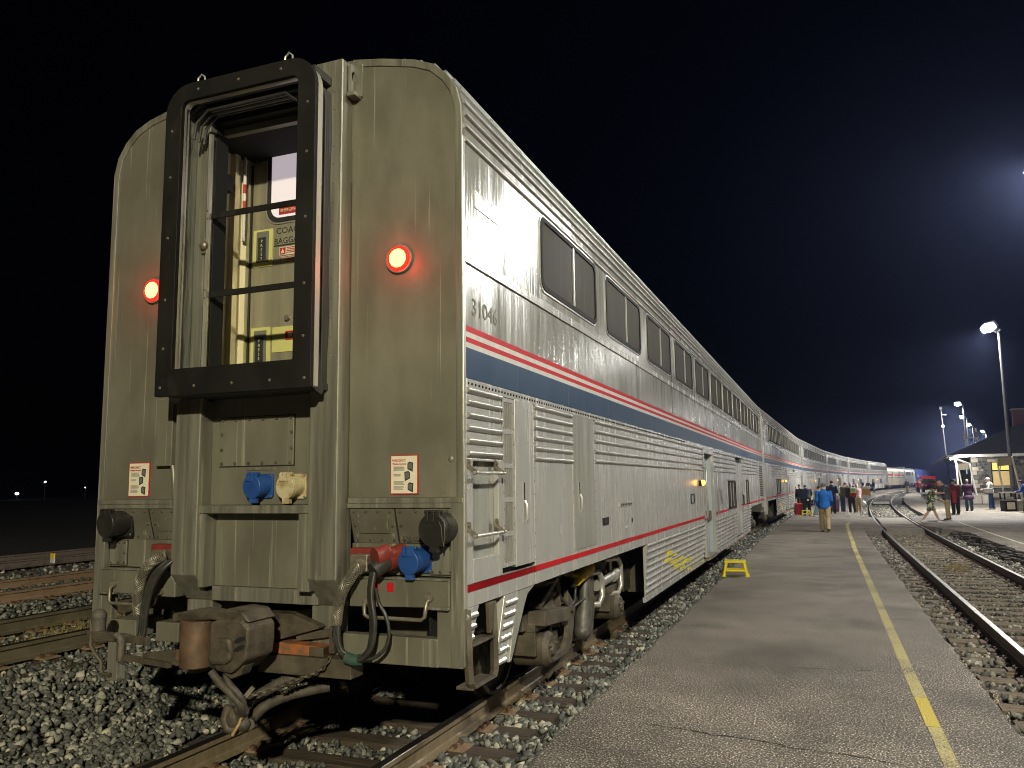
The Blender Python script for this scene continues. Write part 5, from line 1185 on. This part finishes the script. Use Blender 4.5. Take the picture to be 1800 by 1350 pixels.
# end wall: quoins, rubble stones, two-sash window
rr=random.Random(4)
stm=[]
for k in range(6):
    q=[(.17*math.cos(2*math.pi*i/7)*rr.uniform(.7,1.25),.13*math.sin(2*math.pi*i/7)*rr.uniform(.7,1.2)) for i in range(7)]
    stm.append(B().prism(q,'y',-.06,.0).mesh('stone',[mat('stone_%s'%['slate','ash','dun','pale','dusk','smoke'][k],((.06,.06,.065),(.12,.12,.115),(.16,.145,.12),(.30,.28,.24),(.085,.08,.085),(.045,.045,.05))[k],rough=.85)]))
n=0
for iz in range(13):
    for ix in range(16):
        x=.65+.36*ix+(.18 if iz%2 else 0); z=.75+.27*iz
        if 1.35<x<3.35 and .9<z<3.75: continue
        if n<190: o=place('stone',stm[rr.randrange(6)],sb,(x+rr.uniform(-.05,.05),0,z+rr.uniform(-.03,.03))); o.rotation_euler=(0,rr.uniform(-.4,.4),0); n+=1
for k in range(9):
    wq=.55 if k%2 else .38; B().box(-.03,wq,-.08,0,.5+.42*k,.88+.42*k).build('quoin',CONC if k%3 else RUB,sb,bevel=.015)
B().box(-.1,14,-.12,0,0,.38).build('plinth',CONC,sb); 
def st_window(x,z0,z1,wd,lit):
    w_=B().ring([(x,z0),(x+wd,z0),(x+wd,z1),(x,z1)],[(x+.08,z0+.08),(x+wd-.08,z0+.08),(x+wd-.08,z1-.08),(x+.08,z1-.08)],'y',-.10,.0).build('window',BLACKP,sb)
    zm=z0+(z1-z0)*.64
    B().box(x+.08,x+wd-.08,-.05,-.03,z0+.08,zm-.06).build('pane',lit[0],w_)
    for i in range(2): B().box(x+.08+(wd-.16)*.5*i+.02,x+.08+(wd-.16)*.5*(i+1)-.02,-.05,-.03,zm+.06,z1-.08).build('pane',lit[1],w_)
    B().box(x,x+wd,-.09,-.01,zm-.06,zm+.06).build('transom',BLACKP,w_); B().box(x+wd/2-.025,x+wd/2+.025,-.08,-.02,zm+.06,z1-.08).build('mullion',BLACKP,w_)
    B().box(x-.15,x+wd+.15,-.16,0,z0-.14,z0).build('sill',CONC,w_); B().box(x-.25,x+wd+.2,-.12,0,z1,z1+.28).build('lintel',CONC,w_); return w_
LITL=mat('lit_window_blind',(.5,.4,.2),(.4,.33,.18),scale=.8,rough=.4,emit=(.62,.42,.13),estr=.55); LITU=mat('lit_window_upper',(.6,.45,.15),rough=.4,emit=(1,.66,.12),estr=.95)
st_window(1.62,1.05,3.45,1.62,(LITL,LITU)); st_window(7.5,1.05,3.45,1.62,(LITL,LITU))
for k in range(4): st=B().box(-.06,0,2+5*k,3.6+5*k,1.0,3.3).build('side_window',BLACKP,sb)
B().box(-.02,-.01,1.6,2.4,.1,2.4).build('side_door',BLACKP,sb); B().box(-.25,-.2,4.2,5.0,2.35,3.1).build('hanging_sign',mat('hanging_sign_glow',(.4,.6,.7),rough=.4,emit=(.45,.75,.9),estr=.55),sb)
for y in (.6,7,13,19): B().beam((0,y,3.2),(-1.9,y,4.1),.14,.16).beam((0,y,2.3),(0,y,3.9),.12,.14).build('eave_bracket',POLEM,sb)
B().tube([(-1.9,-1.6,4.0),(-1.2,-1.2,3.75),(-.3,-.2,3.4),(-.12,-.12,3.3),(-.12,-.12,.1)],.05,7).build('downpipe',POLEW,sb,smooth=40)
B().tube([(-2.0,-1.4,4.0),(-1.5,-1.3,3.95),(-1.4,-1.3,3.3),(-1.4,-1.3,.05)],.09,8).build('porch_post',POLEW,sb,smooth=40)
el=B().box(-1.9,-1.5,-1.5,-1.2,3.72,3.80).build('eave_lamp',WARM if False else LAMPON,sb); spot((-1.2,-2.6,3.6),700,(1,.95,.85),el,(.5,.75,-.5),160,.15)
# loudspeaker mast on the roof and antenna pole beside it
mst=empty('loudspeaker_mast',(18.6,89.0,5.0),label='short mast with horn loudspeaker on the station roof',cat='loudspeaker')
B().cyl((0,0,-.7),(-.15,0,2.0),.07,n=8).build('pole',POLEW,mst); B().cyl((-.1,-.1,.95),(-1.0,-.5,1.0),.05,.06,8).cyl((-1.0,-.5,1.0),(-1.25,-.6,1.0),.1,.32,12).build('horn',POLEW,mst,smooth=40); B().box(-.25,.05,-.12,.12,1.0,1.6).build('driver_box',POLEM,mst)
ant=empty('antenna_pole',(17.6,104,PZ),label='thin pole with a round camera housing left of the station',cat='pole')
B().tube([(0,0,0),(-.3,0,10.2)],[.11,.05],8).build('pole',POLEM,ant); B().ball((-.25,-.1,8.1),.2).build('camera_housing',CONC,ant,smooth=50); B().beam((-.3,0,10.2),(-.3,0,10.5),.3,.05).beam((-.3,0,9.6),(.25,0,9.5),.04,.04).build('cross_arm',POLEW,ant)
# sign frames with concrete feet, litter bin, planter, small bits
def sign_frame(x,y,h,label,lean):
    t=empty('sign_post',(x,y,PZ),R(20),label=label,cat='sign',group='sign frames on the station platform')
    B().box(-.32,.32,-.28,.28,0,.62).build('concrete_base',CONC,t,bevel=.03)
    B().tube([(.12,0,.6),(.12-lean,0,h)],.055,8).build('post',POLEW,t); B().tube([(-.48,.5,.02),(-.44-lean,.5,h-.12)],.05,8).build('post',POLEW,t)
    B().hexa([(.06-lean,.0,h-.50),(-.42-lean,.45,h-.55),(-.42-lean,.45,h-.08),(.06-lean,.0,h-.04)],[(.10-lean,.03,h-.50),(-.38-lean,.48,h-.55),(-.38-lean,.48,h-.08),(.10-lean,.03,h-.04)]).build('sign_plate',SIGNT,t)
    return t
sign_frame(13.75,47.3,3.05,'tan sign board on two white posts beside the litter bin',.38); sign_frame(13.9,62.6,3.0,'smaller tan sign board on white posts behind the purple coat',.40)
lb=empty('litter_bin',(13.10,47.0,PZ),R(12),label='black square litter bin with white notice panel',cat='litter bin')
b=B()
for sx in (-.28,.28):
    for sy in (-.28,.28): b.box(sx-.03,sx+.03,sy-.03,sy+.03,.55,1.0)
b.build('corner_posts',BLACKP,lb,kind='stuff'); B().box(-.31,.31,-.31,.31,0,.62).build('body',BLACKP,lb,bevel=.02); B().box(-.35,.35,-.35,.35,1.0,1.06).build('lid',ALU,lb,bevel=.01); B().box(-.33,.33,-.33,.33,.60,.65).build('rim',ALU,lb); B().box(-.20,.20,-.325,-.31,.12,.50).build('notice_panel',PAPER,lb); B().box(-.22,.22,-.22,.22,.65,.8).build('liner_bag',POLEW,lb,bevel=.05)
pb=B().box(-.45,.45,-.3,.3,0,.7).build('planter_box',BLACKP,None,bevel=.03); pb.location=(16.6,60,PZ); tag(pb,'dark box at the foot of the far sign posts','planter')
bb=B().box(-.25,.25,-.2,.2,0,.6).build('concrete_block',CONC,None,bevel=.03); bb.location=(14.5,62.3,PZ); tag(bb,'pale concrete block behind the purple coat','block')
for (x,y,lab) in ((4.45,37.5,'white scrap of litter on the asphalt beside the blue jacket'),(12.5,36.5,'white scrap of litter on the station platform')):
    o=B().prism([(-.1,-.06),(.09,-.05),(.1,.04),(-.02,.07),(-.09,.05)],'z',.002,.02).build('litter_scrap',PAPER); o.location=(x,y,PZ); tag(o,lab,'litter')
cn=B().cyl((0,0,0),(0,0,.3),.09,.04,10).box(-.13,.13,-.13,.13,0,.03).build('marker_cone',POLEW); cn.location=(4.73,41.4,PZ); tag(cn,'small white marker cone on the asphalt','cone')
mk=empty('marker_flag',(-12.2,8.3,.2),label='small yellow and white marker beside the farther left track',cat='marker')
B().box(-.05,.05,-.02,.02,.20,.31).build('yellow_patch',mat('marker_yellow',(.8,.55,.05),rough=.5),mk); B().box(-.05,.05,-.02,.02,.10,.20).build('white_patch',WHITE,mk); B().cyl((0,.02,0),(0,.02,.3),.012,n=6).build('stake',TRUCKM,mk)

# yellow boarding stools
def stool(x,y,rz,label):
    t=empty('step_stool',(x,y,PZ),rz,label=label,cat='step stool',group='yellow boarding stools')
    B().box(-.205,.205,-.155,.155,.255,.30).build('step_top',YEL,t,bevel=.012)
    for sx in (-1,1):
        for sy in (-1,1): B().tube([(sx*.165,sy*.12,.27),(sx*.222,sy*.16,.0)],.031,8).cyl((sx*.224,sy*.162,.018),(sx*.224,sy*.162,0),.042,.054,10).build('leg',YEL,t,smooth=50)
    for sy in (-1,1): B().cyl((-.20,sy*.145,.11),(.20,sy*.145,.11),.026,n=8).build('rung',YEL,t,smooth=50)
    B().box(-.19,.19,-.12,.12,.105,.125).build('lower_step',YEL,t,bevel=.006)
    return t
stool(1.93,11.95,R(5),'bright yellow step stool alone on the near platform edge'); stool(2.66,40.5,R(8),'yellow step stool at the feet of the person bending by the doorway')

# luggage
def case(x,y,rz,sz,m,label,tilt=0,name='suitcase'):
    t=empty(name,(x,y,PZ),rz,label=label,cat='suitcase'); t.rotation_euler=(R(tilt),0,rz); w_,d,h=sz
    B().box(-w_/2,w_/2,-d/2,d/2,.05,h).build('shell',m,t,bevel=.05)
    B().box(-w_/2-.004,w_/2+.004,-.012,.012,.08,h-.04).build('zip_band',BLACKP,t)
    for sx in (-1,1):
        B().cyl((sx*w_*.38,-d*.2,.04),(sx*w_*.44,-d*.2,.04),.04,n=10).build('wheel',BLACK,t); B().cyl((sx*w_*.22,d*.35,h),(sx*w_*.22,d*.35,h+.28),.012,n=6).build('handle_tube',ALU,t)
    B().box(-w_*.26,w_*.26,d*.35-.02,d*.35+.02,h+.26,h+.30).build('handle',BLACK,t); return t
PURP=mat('purple_shell',(.09,.02,.11),(.07,.018,.09),scale=3,rough=.35); REDC=mat('red_fabric',(.36,.02,.03),(.28,.02,.03),scale=20,rough=.6)
case(4.12,45.5,R(0),(.48,.3,.74),PURP,'purple wheeled suitcase between the navy jackets'); case(2.25,41.5,R(15),(.40,.26,.66),REDC,'red wheeled suitcase leaning beside the train doorway',16)
ct=empty('luggage_cart',(7.78,92.4,PZ),label='orange-tan box cart heaped with white bags beside the far coach',cat='cart')
B().box(-.5,.5,-.4,.4,.12,.85).build('box',mat('cart_orange',(.55,.27,.05),(.45,.22,.05),scale=3,rough=.6),ct,bevel=.02)
for k in range(5): B().ball((-.4+.2*k,0,.92+.05*(k%2)),.16,sc=(.8,1,1.3)).tube([(-.4+.2*k,0,1.0),(-.4+.22*k,0,1.25)],[.06,.015],5).build('white_bag',POLEW,ct,smooth=60)
for s in (-1,1): B().cyl((s*.42,-.2,.1),(s*.5,-.2,.1),.1,n=10).build('wheel',BLACK,ct)

lamp=empty('platform_lamp',(38.5,214,.03),0,label='small distant lamp just above the red tow truck roof',cat='lamp post',group='lamp posts along the platform')
place('pole',LM[0],lamp); h=place('lamp_head',LM[3],lamp,(-.3,0,10.3)); place('lens',LM[4],h); spot((-.5,0,10.2),22000,W1,lamp,(-.6,-.1,-1))
# distant lamps in the dark on the left
for (x,y,h,e,lab) in ((-145,113.7,3.55,1,'distant white lamp high in the dark beyond the left tracks'),(-147.9,109.9,1.25,1.7,'distant white lamp low in the dark at the far left'),(-140.3,119.3,2.3,.5,'faint distant lamp in the dark beside the train end')):
    t=empty('distant_lamp',(x,y,-.2),label=lab,cat='lamp post',group='distant lamps in the dark'); B().cyl((0,0,0),(0,0,h+.2),.08,n=6).build('pole',POLEM,t); B().ball((0,0,h+.3),.17*e,sc=(1.5,1,.8)).build('lamp_head',mat('distant_bulb',(1,1,1),emit=(.9,.95,1),estr=14) if 'distant_bulb' not in bpy.data.materials else bpy.data.materials['distant_bulb'],t)

# ------------------------------------------------------------------ people
def remesh(o,v,sm=5):
    m=o.modifiers.new('skin','REMESH'); m.mode='VOXEL'; m.voxel_size=v; m.use_smooth_shade=True
    s=o.modifiers.new('smooth','SMOOTH'); s.factor=.5; s.iterations=sm; return o
SKIN=mat('skin',(.48,.27,.185),(.54,.31,.215),scale=8,rough=.5); HAIRD=mat('dark_hair',(.018,.013,.010),(.03,.02,.015),scale=30,rough=.6); HAIRG=mat('grey_hair',(.30,.28,.25),(.2,.19,.17),scale=30,rough=.6)
def cloth(name,c,v=.75,sc=9): return mat(name,c,tuple(q*v for q in c),scale=sc,rough=.8,bump=.006,bscale=7)
NAVY=cloth('navy_cloth',(.010,.016,.045)); KHAKI=cloth('khaki_cloth',(.40,.30,.155)); COBALT=cloth('cobalt_cloth',(.004,.11,.42)); DENIM=cloth('denim',(.04,.075,.14)); DENIML=cloth('pale_denim',(.22,.29,.36)); DENIMB=cloth('mid_denim',(.03,.07,.20))
OLIVE=cloth('olive_cloth',(.075,.080,.040)); BLK=cloth('black_cloth',(.012,.012,.013)); PLUM=cloth('plum_cloth',(.045,.010,.040)); CHAR=cloth('charcoal_cloth',(.065,.075,.085)); LGT=cloth('light_grey_cloth',(.48,.47,.44)); MINT=cloth('pale_green_cloth',(.36,.40,.30)); PINK=cloth('pale_pink_cloth',(.62,.42,.40)); REDJ=cloth('red_cloth',(.30,.012,.018)); BLUEJ=cloth('blue_cloth',(.02,.07,.34)); MAROON=cloth('maroon_cloth',(.12,.02,.025))
GREYC=cloth('cap_grey',(.10,.09,.085)); SNEAK=mat('white_shoe',(.68,.65,.60),rough=.6); SHOED=mat('dark_shoe',(.02,.018,.016),rough=.5)
CAMO=mat('camouflage',(.035,.05,.022),(.50,.50,.36),scale=8,rough=.8,detail=2,ramp=(.49,.52),layer=((.16,.19,.09),10,(1,1,1),.56,.58))
def person(label,x,y,rz,H,top,bot,lean=4,bow=8,turn=0,aL=(0,9,12),aR=(0,9,12),lL=(2,4),lR=(-2,2),hair='short',hairm=None,sleeve='long',coat=0.,shorts=False,shoe=None,build=1.,fine=.018,hood=False,group='people on the platforms',z=PZ):
    hairm=hairm or HAIRD; shoe=shoe or SHOED; s=H/1.75; L=R(lean)
    u=Vector((0,math.sin(L),math.cos(L))); f=Vector((0,math.cos(L),-math.sin(L))); P=Vector((0,0,.95))
    def T(h,xx=0,d=0): return P+u*h+f*d+Vector((xx,0,0))
    la=L+R(bow); hu=Vector((0,math.sin(la),math.cos(la))); tr=R(turn); hf0=Vector((0,math.cos(la),-math.sin(la)))
    hx=Vector((math.cos(tr),-math.sin(tr)*1.0,0)); hf=(hf0*math.cos(tr)+Vector((1,0,0))*math.sin(tr)).normalized(); hr=hf.cross(hu).normalized()
    neck=T(.50,0,.01); head=neck+hu*.165+hf*.025
    def ell(c,r_,ax,ay,rx,ry,n=14): return [c+ax*rx*math.cos(2*math.pi*i/n)+ay*ry*math.sin(2*math.pi*i/n) for i in range(n)]
    ex=Vector((1,0,0))
    def torso(b,g,rows):
        b.loft([ell(T(h,0,d),0,ex,f,(rx*build+g),(ry*build+g)) for h,rx,ry,d in rows])
    TR=[(-.10,.155,.115,0),(.0,.165,.12,0),(.12,.150,.108,.005),(.26,.165,.118,.01),(.38,.180,.120,.0),(.46,.150,.095,-.005),(.50,.075,.07,0)]
    # joints
    arms={}; legs={}
    for sd,(fw,out,bend) in ((-1,aL),(1,aR)):
        S=T(.445,sd*(.178*build+.012),-.005); fw_,ou,be=R(fw)+L*.4,R(out),R(bend)
        d1=Vector((sd*math.sin(ou),math.sin(fw_)*math.cos(ou),-math.cos(fw_)*math.cos(ou))); Eb=S+d1*.285
        d2=Vector((-sd*math.sin(ou)*(.2 if bend<40 else .9),math.sin(fw_+be),-math.cos(fw_+be))).normalized(); Wr=Eb+d2*.245; arms[sd]=(S,Eb,Wr,d2)
    for sd,(t,k) in ((-1,lL),(1,lR)):
        Hp=P+Vector((sd*.092*build,0,-.03)); d=Vector((sd*.02,math.sin(R(t)),-math.cos(R(t)))); Kn=Hp+d*.425
        e=Vector((0,math.sin(R(t-k)),-math.cos(R(t-k)))); An=Kn+e*.415; legs[sd]=(Hp,Kn,An)
    low=min(l[2].z for l in legs.values())-.078
    sh=Vector((0,0,-low))
    # ---- body: one continuous figure
    b=B(); torso(b,-.012,TR)
    b.cyl(neck-hu*.03,neck+hu*.10,.056,.052,12)
    b.loft([ell(head+hu*q+hf*o,0,hr,hf,rx,ry) for q,rx,ry,o in ((-.135,.030,.03,.035),(-.11,.050,.065,.022),(-.06,.066,.085,.01),(0,.074,.097,.0),(.06,.070,.092,-.004),(.10,.05,.066,-.006),(.118,.02,.03,-.006))])
    b.ball(head+hf*.098-hu*.035,.017,sc=(.8,1,1.3)); b.ball(head+hr*.076-hu*.02,.022,sc=(.45,.7,1.2)); b.ball(head-hr*.076-hu*.02,.022,sc=(.45,.7,1.2)); b.ball(head+hf*.082-hu*.085,.017,sc=(1.5,.6,.5))
    for sd in (-1,1):
        S,Eb,Wr,d2=arms[sd]; b.tube([S,S.lerp(Eb,.5),Eb,Eb.lerp(Wr,.35),Wr],[.05,.047,.040,.041,.028],10); b.ball(S,.055)
        hn=Vector((sd,0,0)); fx=d2.cross(hn).normalized(); 
        b.tube([Wr,Wr+d2*.045,Wr+d2*.095],[.027,.036,.037],8,sx=.55)
        for k,ln in enumerate((.062,.074,.068,.052)):
            o=Wr+d2*.088+fx*(.026-.0175*k); b.tube([o,o+d2*ln*.55-hn*.004,o+d2*ln-hn*.016],[.0105,.0098,.0085],6)
        o=Wr+d2*.035+fx*.034; b.tube([o,o+d2*.035+fx*.022-hn*.012,o+d2*.062+fx*.022-hn*.02],[.013,.0115,.009],6)
        Hp,Kn,An=legs[sd]; b.tube([Hp+Vector((0,0,.05)),Hp.lerp(Kn,.35),Kn,Kn.lerp(An,.33),An],[.085,.083,.055,.057,.036],12); b.tube([An+Vector((0,-.02,0)),An+Vector((0,.0,-.045)),An+Vector((0,.13,-.055))],[.04,.042,.03],8)
    for i,v in enumerate(b.v): b.v[i]=tuple((Vector(v)+sh)*s)
    o=remesh(b.build('person',SKIN),min(fine,.014) if fine<.02 else fine,2); o.location=(x,y,z); o.rotation_euler=(0,0,rz); tag(o,label,'person',group)
    def fin(bb,name,m,v=fine,sm=4):
        for i,q in enumerate(bb.v): bb.v[i]=tuple((Vector(q)+sh)*s)
        c=bb.build(name,m,o); return remesh(c,v,sm) if v else c
    # eyes
    eb=B()
    for sd in (-1,1): eb.ball(head+hf*.086+hr*.030*sd+hu*.005,.010,n=6,k=4)
    fin(eb,'eyes',HAIRD,0)
    # ---- top
    j=B(); g=.016
    rows=[(q,rx,ry,d) for q,rx,ry,d in TR]
    if coat: rows=[(-coat,.235,.19,0),(-coat*.6,.215,.17,0)]+rows
    torso(j,g,[(r_[0]-(.02 if i==0 else 0),r_[1]+.012,r_[2]+.014,r_[3]) for i,r_ in enumerate(rows)])
    for sd in (-1,1):
        S,Eb,Wr,d2=arms[sd]; j.ball(S,.072)
        if sleeve=='long': j.tube([S,S.lerp(Eb,.5),Eb,Eb.lerp(Wr,.5),Wr+d2*.012],[.074,.068,.062,.056,.047],10)
        else: j.tube([S,S.lerp(Eb,.45),S.lerp(Eb,.8)],[.072,.070,.066],10)
    j.cyl(neck-hu*.05,neck+hu*.035,.085,.07,12)
    if hood=='down': j.ball(neck-f*.075+u*.005,.085,sc=(1.25,.7,.8))
    if hood=='up': j.loft([ell(head+hu*q-hf*(.012+o),0,hr,hf,rx,ry) for q,rx,ry,o in ((-.17,.10,.10,.02),(-.10,.095,.11,.01),(0,.096,.118,.005),(.08,.085,.105,.005),(.13,.045,.06,.01))])
    fin(j,'coat' if coat else 'jacket' if sleeve=='long' else 'shirt',top)
    # ---- legs
    t=B(); torso(t,.006,[(-.12,.14,.11,0),(-.06,.165,.125,0),(.0,.168,.124,0),(.05,.155,.114,.0)])
    for sd in (-1,1):
        Hp,Kn,An=legs[sd]
        if shorts: t.tube([Hp+Vector((0,0,.05)),Hp.lerp(Kn,.4),Hp.lerp(Kn,.86)],[.098,.103,.100],12)
        else: t.tube([Hp+Vector((0,0,.05)),Hp.lerp(Kn,.4),Kn,Kn.lerp(An,.4),An+Vector((0,0,-.02))],[.104,.106,.088,.084,.079],12)
    fin(t,'shorts' if shorts else 'trousers',bot)
    for sd in (-1,1):
        An=legs[sd][2]; q=B().loft([[An+Vector((ax,yy_,zz)) for ax,zz in ((-.036*w_,-.078),(.036*w_,-.078),(.04*w_,-.05),(.026*w_,-.078+hh),(-.026*w_,-.078+hh),(-.04*w_,-.05))] for yy_,w_,hh in ((-.075,.8,.075),(-.03,1.05,.088),(.05,1.12,.075),(.12,1.22,.05),(.175,.8,.032))]); fin(q,'shoe',shoe,0)
    # ---- hair / headwear
    if hair!='bald' and hood!='up':
        h_=B()
        if hair in ('short','cap','long','curly'):
            top_=.126 if hair!='curly' else .15; e_=.006 if hair!='curly' else .03
            h_.loft([ell(head+hu*q-hf*o,0,hr,hf,rx+e_,ry+e_) for q,rx,ry,o in ((-.07 if hair!='cap' else -.02,.062,.06,.035),(-.01,.074,.084,.022),(.05,.074,.093,.008),(.09,.062,.078,.006),(top_-.003,.03,.04,.006))])
        if hair=='long':
            h_.tube([head-hf*.03+hu*.02,head-hf*.07-hu*.10,neck-f*.10-u*.06],[.085,.08,.05],10)
        if hair=='cap': h_.beam(head+hf*.07+hu*.045,head+hf*.165+hu*.025,.13,.018,up=tuple(hu))
        fin(h_,'cap' if hair=='cap' else 'hair',hairm,.016 if fine<.02 else fine,2)
    return o
# platform between the tracks
person('man in bright blue hooded jacket and khaki trousers walking away on the platform',3.61,26.35,R(-4),1.78,COBALT,KHAKI,lean=3,bow=10,turn=22,aL=(-10,9,46),aR=(-6,10,50),lL=(12,8),lR=(-12,14),hair='cap',hairm=GREYC,hood='down',build=1.10)
nb=person('person in navy jacket bending over beside the train doorway',2.72,40.8,R(8),1.74,NAVY,BLK,lean=24,bow=18,aL=(18,14,20),aR=(26,12,25),lL=(6,8),lR=(-4,6),build=1.22)
person('person with a ruddy face peeking out left of the bending navy jacket',2.35,43.2,R(160),1.66,BLK,BLK,bow=14,turn=-20)
person('youngster in pale green hoodie and light jeans beside the navy jacket',3.2,39.7,R(-60),1.62,MINT,DENIML,lean=8,bow=22,aL=(10,10,30),aR=(10,8,40),lL=(10,10),lR=(-8,12),shoe=SNEAK)
person('tall person in navy coat and black cap behind the blue jacket',4.0,43.6,R(-12),1.84,NAVY,BLK,lean=4,bow=6,hair='cap',hairm=BLK,hood='down',aR=(8,12,20),build=1.12)
person('person in dark olive jacket, black cap and jeans in the boarding queue',4.62,46.6,R(-50),1.74,OLIVE,DENIM,lean=10,bow=16,hair='cap',hairm=BLK,aL=(12,10,50),aR=(12,10,55),build=1.08)
bp_=person('grey-haired person in black with a colourful backpack in the queue',5.02,44.2,R(20),1.70,BLK,BLK,lean=4,bow=8,hair='long',hairm=HAIRG,lL=(4,3),lR=(-6,6),shoe=SNEAK,build=1.08)
person('person in pale pink hooded top and tan trousers at the right of the queue',5.38,45.1,R(25),1.64,PINK,KHAKI,lean=5,bow=12,hood='up',shoe=SNEAK)
pk=empty('backpack',(5.10,43.97,PZ),R(20),label='red, green and yellow backpack on the person in black',cat='backpack')
for k,(m,za,zb) in enumerate(((REDJ,.92,1.12),(mat('pack_yellow',(.62,.50,.10),rough=.7),1.12,1.2),(mat('pack_green',(.22,.42,.16),rough=.7),1.2,1.34),(mat('pack_pale',(.55,.6,.55),rough=.7),1.34,1.42))): B().box(-.15,.15,-.09,.05,za,zb).build('panel',m,pk,bevel=.03)
wb=B().ball((0,0,.52),.16,sc=(1,.8,1)).tube([(0,0,.62),(0,0,.78)],[.05,.02],6).build('carrier_bag',POLEW,None,smooth=60); wb.location=(5.62,44.6,PZ); tag(wb,'white carrier bag held at the right of the queue','bag')
wm=B().cyl((0,0,.0),(0,0,.1),.045,.05,12).build('paper_cup',POLEW,None,smooth=40); wm.location=(2.78,40.55,.80); tag(wm,'white paper cup behind the bending navy jacket','cup')
wt=B().box(-.07,.07,-.01,.01,0,.17).build('luggage_tag',PAPER); wt.location=(4.28,43.4,.98); tag(wt,'white tag hanging beside the navy coat','tag')
for (x,y,m,m2,h,lab) in ((9.5,122,BLK,BLK,1.70,'dark figure standing left of the far coach doorway group'),(10.25,122.6,NAVY,DENIML,1.74,'navy-jacketed figure with pale trousers beside the far coach'),(8.7,121.5,BLK,BLK,1.72,'dark figure beside the box cart by the far coach'),(13.95,115.2,CHAR,KHAKI,1.86,'figure in grey shirt and khaki trousers standing beyond the right track'),(15.5,117.0,REDJ,BLK,1.66,'figure in red jacket before the tow truck')):
    person(lab,x,y,R(random.uniform(120,200)),h,m,m2,fine=.035,lean=5)
# station platform
person('walker in camouflage jacket and shorts striding over the track crossing',7.82,33.9,R(-82),1.70,CAMO,CAMO,lean=15,bow=10,aL=(14,8,55),aR=(10,8,50),lL=(26,6),lR=(-20,16),hair='curly',hairm=HAIRD,shorts=True,shoe=SNEAK,build=1.05)
person('bald man in charcoal shirt and khaki trousers looking down at his hands',8.80,36.7,R(92),1.86,CHAR,KHAKI,lean=8,bow=38,hair='bald',sleeve='short',aL=(14,10,72),aR=(16,10,75),lL=(2,2),lR=(-3,3),build=1.22)
person('person in olive hooded jacket and jeans seen from behind',10.18,44.4,R(-14),1.80,OLIVE,DENIM,lean=4,bow=8,hood='up',lL=(3,3),lR=(-3,4),build=1.15)
person('person in long plum coat and jeans seen from behind',11.28,47.7,R(6),1.82,PLUM,DENIM,lean=4,bow=6,coat=.30,hair='short',hairm=HAIRG,build=1.1,aL=(6,10,40),aR=(6,10,40))
person('man in white cap and light grey hoodie facing left on the station platform',12.78,50.0,R(84),1.92,LGT,DENIMB,lean=2,bow=8,hair='cap',hairm=LGT,aL=(16,8,62),aR=(14,8,66),lL=(6,4),lR=(-6,4),shoe=SNEAK,build=1.16)
person('person in a wide black hat half hidden behind the bald man',9.9,42.5,R(15),1.84,MAROON,BLK,hair='cap',hairm=BLK,lean=3)
person('person in bright blue jacket cut off by the right edge beside the sign',13.62,45.0,R(70),1.80,BLUEJ,CHAR,lean=14,bow=14,aL=(18,8,50),aR=(18,8,55),lL=(14,6),lR=(-20,8),shoe=SNEAK,build=1.1)
sg=B().box(-.25,.25,-.12,.12,0,.34).build('shoulder_bag',cloth('bag_grey',(.16,.15,.135)),None,bevel=.06); sg.location=(12.62,49.75,.95); tag(sg,'grey shoulder bag held by the man in the light grey hoodie','bag')
rb_=B().box(-.07,.09,-.10,.10,0,.50).tube([(.0,-.02,.5),(-.1,-.18,.62),(-.14,-.22,.45)],.02,6).build('red_bag',REDJ,None,bevel=.05); rb_.location=(9.10,36.72,.78); tag(rb_,'red bag slung behind the bald man','bag')

# ------------------------------------------------------------------ night haze lit by the lamps
hm=bpy.data.materials.new('haze_air'); hm.use_nodes=True; hn=hm.node_tree; hn.nodes.remove(hn.nodes['Principled BSDF'])
pv=hn.nodes.new('ShaderNodeVolumePrincipled'); pv.inputs['Density'].default_value=.00065; pv.inputs['Color'].default_value=(.40,.50,1,1); pv.inputs['Anisotropy'].default_value=.72
hn.links.new(pv.outputs[0],hn.nodes['Material Output'].inputs['Volume'])
B().box(-480,520,-150,500,-1.4,14.5).build('haze',hm,kind='stuff')
SC.cycles.volume_bounces=0
